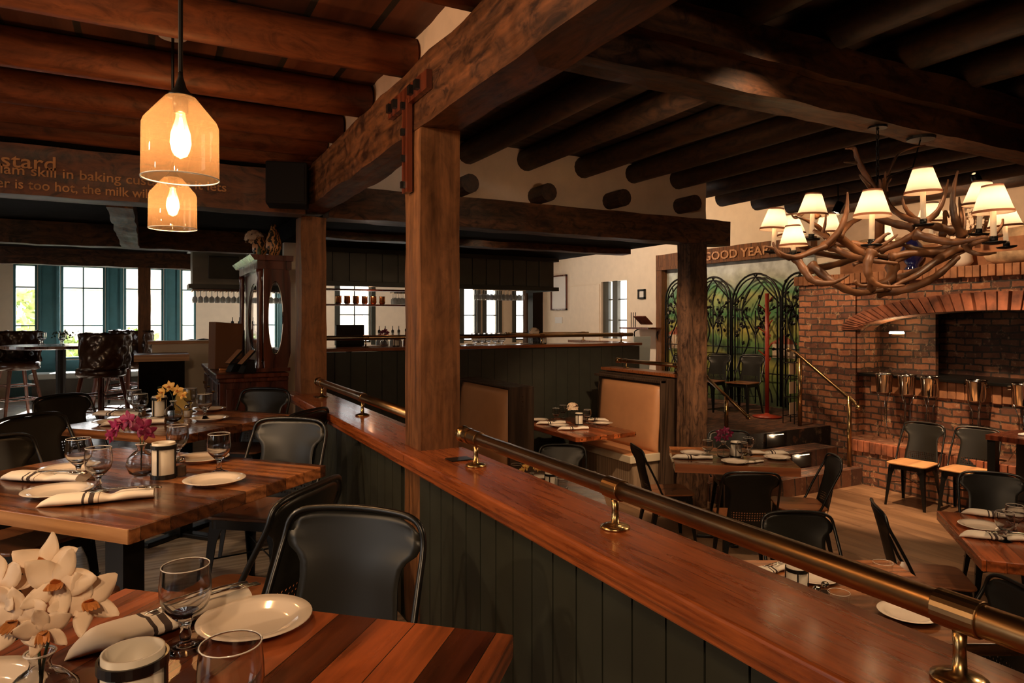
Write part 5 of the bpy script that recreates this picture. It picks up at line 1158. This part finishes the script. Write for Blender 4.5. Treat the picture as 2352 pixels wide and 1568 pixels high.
# on the cabinet
def patt(name, c1, c2, sc):
    m, nt, b = new(name); tc = N(nt, 'TexCoord'); w = N(nt, 'TexWave', i_1=sc, i_2=14, i_3=3, i_4=1.4); Lk(nt, tc, 3, w, 0); r = ramp(nt, w, [(.42, c1), (.5, c2)]); Lk(nt, r, 0, b, 0); b.inputs['Roughness'].default_value = .4; return m
MT['zebra'] = patt('animal_pattern', (.02, .015, .01), (.6, .28, .1), 9)
topz = zB + .052
v = B().lathe([(.04, 0), (.075, .08), (.07, .16), (.035, .26), (.022, .31)], 20).build('patterned_vase', 'zebra', smooth=True); v.location = (1.08, 6.95, topz); tag(v, 'tall vase with black and orange animal pattern on the mahogany case', 'vase')
v = B().lathe([(.03, 0), (.075, .07), (.075, .15), (.04, .2), (.03, .21)], 20).build('patterned_vase', 'zebra', smooth=True); v.location = (.99, 7.2, topz); tag(v, 'short wide animal patterned vase on the mahogany case', 'vase')
mk = B().lathe([(.02, 0), (.035, .03), (.03, .07), (.0005, .09)], 14, sx=.5).build('green_mask', 'leaf', smooth=True); mk.location = (.95, 6.98, topz + .0); tag(mk, 'small green carved ornament on the mahogany case', 'ornament')
hy = hydr((.96, 7.42, topz + .001), 0, 'white hydrangea vase on top of the mahogany case', 'hydrangea vases', 1.6)
# plaster pier by the far post
struct(B().timber(1.33, 1.6, 7.84, 7.95, 0, 2.44, .008, .15).build('wall_pier', 'plasterL'))
# bag, card readers, box on the sideboard
bg_ = thing('paper_bag', 'brown paper bag standing on the mahogany sideboard', 'bag', (.70, 7.62, .902), .5)
B().prism([(-.15, 0), (.15, 0), (.18, .46), (-.14, .48)], -.06, .06, 'y').build('bag', 'paper', bg_, bevel=.004)
for k, (xx, yy) in enumerate(((.74, 7.12), (.83, 6.92))):
    t = thing('card_terminal', ['tilted black card terminal farther back on the sideboard', 'tilted black card terminal nearest on the sideboard'][k], 'card reader', (xx, yy, .902), .3, 'card terminals')
    B().prism([(-.06, 0), (.06, 0), (.05, .12), (-.02, .08)], -.06, .06, 'y').build('stand', 'black', t); B().box(-.09, .09, -.05, .05, -.008, .008, Matrix.Translation((0, 0, .14)) @ Matrix.Rotation(-.8, 4, 'Y')).build('screen', 'screen', t); B().box(-.088, .088, -.048, .048, .008, .011, Matrix.Translation((0, 0, .14)) @ Matrix.Rotation(-.8, 4, 'Y')).build('glass', 'leather', t)
o = B().box(-.12, .12, -.06, .06, 0, .025).build('menu_stack', 'copper', bevel=.003); o.location = (.74, 7.34, .901); tag(o, 'stack of orange brown menus lying on the sideboard', 'menus')
# rolled paper / glasses at the left end: trolley
wt = thing('service_stand', 'pale wooden service counter behind the sideboard', 'counter', (.1, 9.6, 0)); B().box(-.25, .35, -.3, .3, .90, .98).build('top', 'edgeL', wt); B().box(-.2, .3, -.25, .25, 0, .9).build('body', 'ceilD', wt)
wt = thing('service_shelf', 'light wooden ledge beyond the paper bag', 'shelf', (.35, 10.4, 0)); B().box(-.35, .6, -.15, .15, 1.08, 1.12).build('board', 'edgeL', wt); B().box(-.3, .55, -.1, .1, 0, 1.08).build('support', 'plasterL', wt)
# ================================================================== BACK BAR THINGS
def onbar(px, y=8.12): return Vector((xpx(px, y), y, 1.071))
def mk_bottle(mat, nm):
    def f():
        t = thing(nm, '', 'bottle'); B().lathe([(.0005, 0), (.036, 0), (.038, .01), (.038, .17), (.014, .22), (.013, .28)], 14).build('bottle', mat, t, smooth=True); B().lathe([(.016, .275), (.016, .30), (.005, .31), (.004, .35)], 8).build('pourer', 'black', t); return t
    return Proto(f)
MT['bottleW'] = plain('frosted_bottle', (.62, .66, .68), .25); MT['bottleA'] = plain('amber_bottle', (.35, .10, .03), .15)
bw_ = mk_bottle('bottleW', 'spirit_bottle'); ba_ = mk_bottle('bottleA', 'spirit_bottle'); bd_ = mk_bottle('screen', 'spirit_bottle')
for i, px in enumerate((871, 885, 902, 916)): bw_((xpx(px, 8.6), 8.6, .921), 0, 'pale spirit bottle behind the bar, number %s from the monitor' % ['one', 'two', 'three', 'four'][i] if 0 else ['pale bottle with dark pourer nearest the monitor behind the bar', 'pale bottle with dark pourer second from the monitor', 'pale bottle with black cap third from the monitor', 'pale bottle fourth from the monitor, near the middle post'][i], 'spirit bottles behind the bar', 1.15)
ba_((xpx(933, 8.6), 8.6, .921), 0, 'amber bottle behind the bar right beside the middle post', 'spirit bottles behind the bar', 1.2)
for i, px in enumerate((534, 550, 566, 582)): (bd_ if i % 2 == 0 else ba_)((xpx(px, 9.9), 9.9, 1.02), 0, 'dark bottle seen through the oval glass of the case, ' + ['leftmost', 'second from left', 'third from left', 'rightmost'][i], 'dark bottles beyond the mahogany case', 1.2)
o = struct(B().box(xpx(500, 9.9), xpx(640, 9.9), 9.7, 10.1, 0, 1.018).build('trim_41', 'greenlit'))
mo = thing('monitor', 'black till monitor seen from behind on the bar', 'monitor', (xpx(805, 8.7), 8.7, .921), .1)
B().box(-.19, .19, 0, .03, .12, .42).build('screen', 'screen', mo, bevel=.008); B().box(-.03, .03, .03, .08, .01, .2).box(-.12, .12, -.08, .12, 0, .015).build('stand', 'screen', mo); B().box(-.15, .15, -.2, -.02, .02, .06).build('keyboard', 'black', mo)
hydr(onbar(1227), 0, 'vase of white hydrangea on the bar top', 'hydrangea vases', 1.2); candle(onbar(1248), 0, 'candle holder beside the hydrangea on the bar top', GC, .9); candle(onbar(910), 0, 'candle holder on the bar top behind the left rail', GC, .9)
vase_m2(onbar(882), 0, 'vase with magenta orchids on the bar top', None, .9)
for i, px in enumerate((846, 864, 1205, 1080)): plate_(onbar(px, 8.18), 0, 'small plate on the bar top ' + ['left of the magenta orchids', 'right under the magenta orchids', 'left of the hydrangea', 'beside the middle post'][i], 'plates on the bar', .7)
for k in range(5): wgl = goblet((xpx(1092 + k * 15, 9.0), 9.0, .99), 0, 'wine glass standing in the row behind the bar, right of the middle post', 'wine glasses behind the bar', 1.35)
struct(B().box(xpx(1060, 9.0), bx1 - .2, 8.92, 9.25, .9, .985).build('trim_42', 'capX'))
# glass racks with hanging stemware
def mk_stem():
    o = B().lathe([(.03, 0), (.003, -.004), (.003, -.07), (.03, -.095), (.034, -.13), (.028, -.165)], 10).build('hanging_glass', 'glassH', smooth=True); tag(o, '', 'glass'); return o
MT['glassH'] = glass('hanging_glass', (.75, .76, .76), refl=.45, frost=.5, frc=(.85, .85, .82)); stem_ = Proto(mk_stem)
def rack(x0, x1, y, z, nx, ny, lab, lab2, grp):
    t = thing('glass_rack', lab, 'rack', ((x0 + x1) / 2, y, z)); w = (x1 - x0) / 2; B().box(-w, w, -.02, ny * .09 + .02, .01, .035).build('board', 'mahog', t)
    b = B()
    for i in range(nx + 1): b.box(-w + i * 2 * w / nx - .006, -w + i * 2 * w / nx + .006, 0, ny * .09, -.005, .01)
    b.build('runners', 'brass', t)
    for i in range(nx):
        for j in range(ny): stem_((x0 + (i + .5) * (x1 - x0) / nx, y + .045 + j * .09, z + .0095), 0, lab2, grp)
rack(xpx(1098, 9.2), xpx(1208, 9.2), 9.2, 1.86, 12, 2, 'rack of hanging wine glasses under the canopy right of the middle post', 'wine glass hanging under the bar canopy right of the middle post', 'glasses hanging right of the middle post')
rack(xpx(906, 9.2), xpx(945, 9.2), 9.2, 1.78, 5, 2, 'small rack of hanging wine glasses left of the middle post', 'wine glass hanging just left of the middle post', 'glasses hanging left of the middle post')
rack(x0b, x0b + 1.45, yb_ + .02, 1.80, 20, 2, 'rack of hanging wine glasses below the pale corner cabinet', 'wine glass hanging below the pale corner cabinet', 'glasses hanging below the corner cabinet')
cs = thing('copper_shelf', 'lit shelf of copper mugs under the bar canopy', 'shelf', (xpx(840, 8.5), 8.5, 1.60)); B().box(-.55, .55, -.1, .1, -.02, 0).box(-.55, .55, -.1, .1, .17, .19).build('board', 'mahog', cs)
for k in range(6): o = B().lathe([(.03, 0), (.04, .02), (.038, .09), (.04, .1)], 12).build('copper_mug', 'copper', smooth=True); o.location = (xpx(775 + k * 20, 8.5), 8.45, 1.602); tag(o, 'copper mug on the lit shelf under the bar canopy', 'mug', 'copper mugs on the lit shelf')
light('POINT', (xpx(850, 8.4), 8.38, 1.72), 1.5, (1, .5, .25), .02)
# bar posts
post((xpx(1206, 9.6), xpx(1216, 9.6), 9.55, 9.67, 0.02, 1.9), 'narrow mossy weathered post under the right end of the bar canopy')
o = B().box(xpx(1220, 8.75), xpx(1243, 8.75), 8.7, 8.85, .02, 2.2).build('post', 'black'); tag(o, 'plain black post under the right end of the bar canopy', 'post')
# pictures on the east wall
def pic(p0, p1, py0, py1, label, fm):
    ya, yb = ypx(p0, 8.87), ypx(p1, 8.87); z1 = atx((p0 + p1) / 2, py0, 8.87).z; z0 = atx((p0 + p1) / 2, py1, 8.87).z; t = thing('framed_picture', label, 'picture', (8.899, (ya + yb) / 2, (z0 + z1) / 2)); w, h = (ya - yb) / 2, (z1 - z0) / 2
    B().box(-.04, 0, -w, -w + .03, -h, h).box(-.04, 0, w - .03, w, -h, h).box(-.04, 0, -w, w, -h, -h + .03).box(-.04, 0, -w, w, h - .03, h).build('frame', fm, t); B().box(-.015, -.002, -w + .03, w - .03, -h + .03, h - .03).build('print', 'white', t)
pic(1265, 1301, 632, 712, 'large pale framed print on the cream wall right of the bar canopy', 'mahog'); pic(1465, 1481, 664, 686, 'small dark framed picture between the narrow window and the lintel', 'black')
o = B().box(8.885, 8.899, ypx(1291, 8.89), ypx(1275, 8.89), atx(1283, 742, 8.89).z, atx(1283, 728, 8.89).z).build('notice', 'white'); tag(o, 'small white paper notice below the large framed print', 'notice')
# host shelf by the mural
hs = thing('host_stand', 'wall shelf with scroll legs and book rest near the cream wall', 'shelf', (8.5, 10.6, 0), 0)
hp = atx(1500, 752, 8.6); hs.location = (8.6, hp.y, 0)
B().box(-.2, .28, -.1, .8, hp.z - .03, hp.z).build('board', 'mahog', hs)
for yy in (.0, .7): B().tube(smooth_path([(.25, yy, hp.z - .03), (.1, yy, hp.z - .1), (.15, yy, hp.z - .3), (.27, yy, hp.z - .4)], 5), .012, 6).build('scroll_bracket', 'iron', hs, smooth=True)
B().box(-.12, .12, -.18, .18, -.01, .01, Matrix.Translation((0, .3, hp.z + .14)) @ Matrix.Rotation(.7, 4, 'Y')).build('book_rest', 'mahog', hs)
for yy in (.6, .67, .74): B().tube([(.05, yy, hp.z), (.05, yy, hp.z + .3)], .008, 6).build('taper', 'black', hs)
gp = at(1462, 850, 0); o = B().prism([(-.16, 0), (.10, 0), (.16, 1.14), (-.12, 1.14)], -.02, .02, 'y').build('leaning_board', 'trimW'); q = atd(1472, 860, 10.8); o.location = (q.x, q.y, .0); o.rotation_euler = (0, 0, -.3); tag(o, 'pale blue leaning board at the end of the bar', 'board')
# ================================================================== LEATHER STOOLS, HIGH TABLE
ht = thing('high_table', 'dark high round bar table in front of the bay windows', 'table', cw(-6.1, 9.2))
B().lathe([(.62, 1.02), (.66, 1.03), (.66, 1.065), (.0005, 1.065)], 36).build('tabletop', 'mahog', ht); B().tube([(0, 0, 0.03), (0, 0, 1.02)], .06, 12).build('pedestal', 'black', ht); B().lathe([(.32, 0), (.32, .02), (.08, .05)], 20).build('foot', 'black', ht)
def mk_stool():
    t = thing('leather_stool', '', 'stool'); rows = []
    for i in range(13):
        v = i / 12; z = .78 + .46 * v; rows.append([((.27 + .02 * v + .018 * (math.cos(a * 10) * math.cos(v * 12))) * math.cos(a), (.27 + .02 * v + .018 * (math.cos(a * 10) * math.cos(v * 12))) * math.sin(a), z) for a in [PI * (1.0 + (k / 30)) for k in range(31)]])
    B().grid(rows).build('tufted_back', 'brownleather', t, smooth=True, solid=.05); B().lathe([(.0005, .68), (.26, .68), (.285, .71), (.28, .78), (.24, .80), (.0005, .805)], 28).build('seat', 'brownleather', t, smooth=True)
    for sx in (-1, 1):
        for sy in (-1, 1): B().tube([(sx * .15, sy * .15, .68), (sx * .25, sy * .25, 0)], [.028, .02], 8).build('leg', 'mahog', t)
    b = B()
    for z in (.25, .45): s = .25 - z / .68 * .1; b.tube([(s, s, z), (-s, s, z), (-s, -s, z), (s, -s, z), (s, s, z)], .012, 6)
    b.build('foot_rails', 'mahog', t); return t
stool = Proto(mk_stool)
SL = 'tufted leather stools round the high table'
stool(cw(-5.25, 8.7), yaw(-1, .3), 'brown tufted leather stool right of the high table', SL); stool(cw(-6.45, 8.0), yaw(.25, 1), 'brown leather stool at the left edge with its seat in view', SL)
stool(cw(-5.7, 10.1), yaw(-.3, -1), 'brown leather stool behind the high table, right of the glasses', SL); stool(cw(-7.2, 9.9), yaw(.8, -.5), 'brown leather stool behind the high table at the left edge', SL); stool(cw(-6.5, 11.0), yaw(-1, -.5), 'brown leather stool nearest the slim dark column', SL)
for i, (dx, dy) in enumerate(((-.2, -.1), (-.05, .1), (.15, -.2), (.3, .1), (-.35, .15), (.45, -.1))):
    q = cw(-6.1 + dx, 9.2 + dy, 1.066); goblet(q, 0, 'wine goblet on the high table before the bay windows', 'goblets on the high table', 1.0)
q = cw(-6.1, 9.3, 1.066); ft = thing('table_bouquet', 'small dark bouquet in the middle of the high table', 'flowers', q); random.seed(9); b = B(); B().lathe([(.03, 0), (.04, .03), (.03, .08)], 12).build('pot', 'glass', ft)
for k in range(60): p_ = Vector((random.gauss(0, .07), random.gauss(0, .07), .13 + random.gauss(0, .03))); petal(b, p_, (random.uniform(-1, 1), random.uniform(-1, 1), random.uniform(-.3, 1)), (0, 0, 1), .04, .015)
b.build('leaves', 'leaf', ft)
# lattice-backed chairs by the bay
def mk_dchair():
    t = thing('bar_chair', '', 'chair'); B().lathe([(.0005, .66), (.2, .66), (.21, .69), (.0005, .71)], 20).build('seat', 'black', t)
    for sx in (-1, 1):
        for sy in (-1, 1): B().tube([(sx * .13, sy * .13, .66), (sx * .21, sy * .21, 0)], .018, 6).build('leg', 'black', t)
    b = B().tube([(-.17, -.17, .68), (-.19, -.24, 1.08)], .018, 6).tube([(.17, -.17, .68), (.19, -.24, 1.08)], .018, 6).tube([(-.19, -.24, 1.08), (0, -.26, 1.1), (.19, -.24, 1.08)], .022, 6)
    for k in range(4): b.tube([(-.18, -.19 - k * .013, .76 + k * .08), (0, -.21 - k * .013, .80 + k * .08), (.18, -.19 - k * .013, .76 + k * .08)], .012, 6)
    b.build('ladder_back', 'black', t); b = B()
    for z in (.25,): b.tube([(.18, .18, z), (-.18, .18, z), (-.18, -.18, z), (.18, -.18, z), (.18, .18, z)], .01, 6)
    b.build('foot_rail', 'black', t); return t
dch = Proto(mk_dchair)
for (px, Z, a, b_, lb) in ((404, 9.9, -.6, -1, 'black ladder back bar chair just right of the slim column'), (432, 10.5, -1, .2, 'black bar chair beside the pale service counter'), (352, 11.2, 1, .2, 'black bar chair right behind the slim column'), (296, 11.6, 1, -.2, 'black bar chair left of the slim column near the windows')):
    dch(cw((px - 1176) / F * Z, Z), yaw(a, b_), lb, 'black bar chairs near the bay')
bn = thing('window_bench', 'pale cushioned bench under the bay windows', 'bench', (-.4, 14.3, 0)); B().box(-1.4, 1.6, -.25, .25, .38, .48).build('cushion', 'trimW', bn, bevel=.03); B().box(-1.35, 1.55, -.2, .25, 0, .38).build('base', 'green', bn)
# track spotlights
def spot_fix(p, aim, label):
    t = thing('track_spotlight', label, 'spotlight', p); d = (Vector(aim) - Vector(p)).normalized(); q = d.to_track_quat('Z', 'Y').to_matrix().to_4x4()
    b = B(); b.open_ = 1; b.lathe([(.02, -.07), (.04, -.06), (.045, .06)], 16, M=q).build('head', 'black', t, smooth=True); B().lathe([(.0005, .04), (.036, .04)], 14, M=q).build('lens', 'bulb', t); B().tube([(0, 0, 0), (0, 0, 2.87 - p[2])], .008, 6).build('arm', 'black', t)
p_ = atd(1925, 478, 7.0); spot_fix(p_, (p_.x - .6, p_.y + .3, 1), 'small track spotlight hanging left of the chandelier shades'); p_ = atd(2243, 412, 6.6); spot_fix(p_, (8.2, p_.y, 1.5), 'small track spotlight above the right chandelier shades')
# ================================================================== LIGHTS: spots added to brighten the rooms, no lamp bodies built
def spot(loc, aim, pw, ang_=70, col=WARM2, size=.05, blend=.6): light('SPOT', loc, pw, col, size, aim=aim, spot=ang_, blend=blend)
def bare_spot(loc, aim, pw, ang_, lab, **k):
    spot(loc, aim, pw, ang_, **k)
spot((-1.7, 2.55, 2.5), (1.1, 3.0, 1.6), 120, 90)
spot((-.9, -.6, 2.5), (1.0, 2.6, 1.9), 60, 90)
spot((-.6, -1.2, 2.55), (.6, 1.4, .7), 115, 100)
spot((-2.8, 1.6, 2.55), (-.6, 2.0, .75), 110, 100)
spot((-1.2, 3.6, 2.55), (-.9, 3.6, .7), 70, 110)
spot((6.45, 4.6, 2.75), (7.15, 4.5, -.6), 480, 44, blend=.3, col=(1, .6, .32))
spot((4.63, 4.1, 2.72), (4.75, 4.6, .1), 110, 80)
spot((5.2, 1.6, 2.7), (4.7, 2.0, .1), 90, 80)
spot((3.42, 1.2, 2.7), (2.8, 2.0, .1), 70, 80)
spot((6.45, 3.6, 2.72), (8.1, 4.1, -.1), 420, 56)
spot((2.1, 7.3, 2.35), (2.0, 8.0, 2.0), 7, 120)
spot((3.2, 6.2, 2.3), (3.4, 8.0, .5), 40, 110)  # added to brighten the bar panelling
spot((6.45, 5.9, 2.75), (8.0, 6.0, .6), 150, 60)
spot((3.42, 3.6, 2.75), (5.0, 6.7, .0), 520, 44)
spot((2.8, 3.0, 2.2), (3.6, 5.5, 2.75), 26, 120)  # added uplight that brightens the gable plaster
spot((2.6, 2.0, 2.8), (2.2, 2.6, 0), 70, 90)
spot((4.6, .6, 2.7), (1.1, 1.2, .8), 130, 60)
spot((5.6, 8.5, 3.5), (8.9, 9.0, 1.6), 300, 100)
spot((5.6, 11.5, 3.5), (8.9, 11.5, 1.6), 200, 100, col=(1, .85, .7))
spot((2.8, 12.0, 2.4), (2.8, 14, 1.0), 200, 140, col=(1, .85, .7))
spot((7.0, 4.2, 2.6), (8.4, 4.3, 2.2), 55, 110)
spot((7.0, 5.6, 2.6), (8.4, 5.5, 2.3), 30, 110)
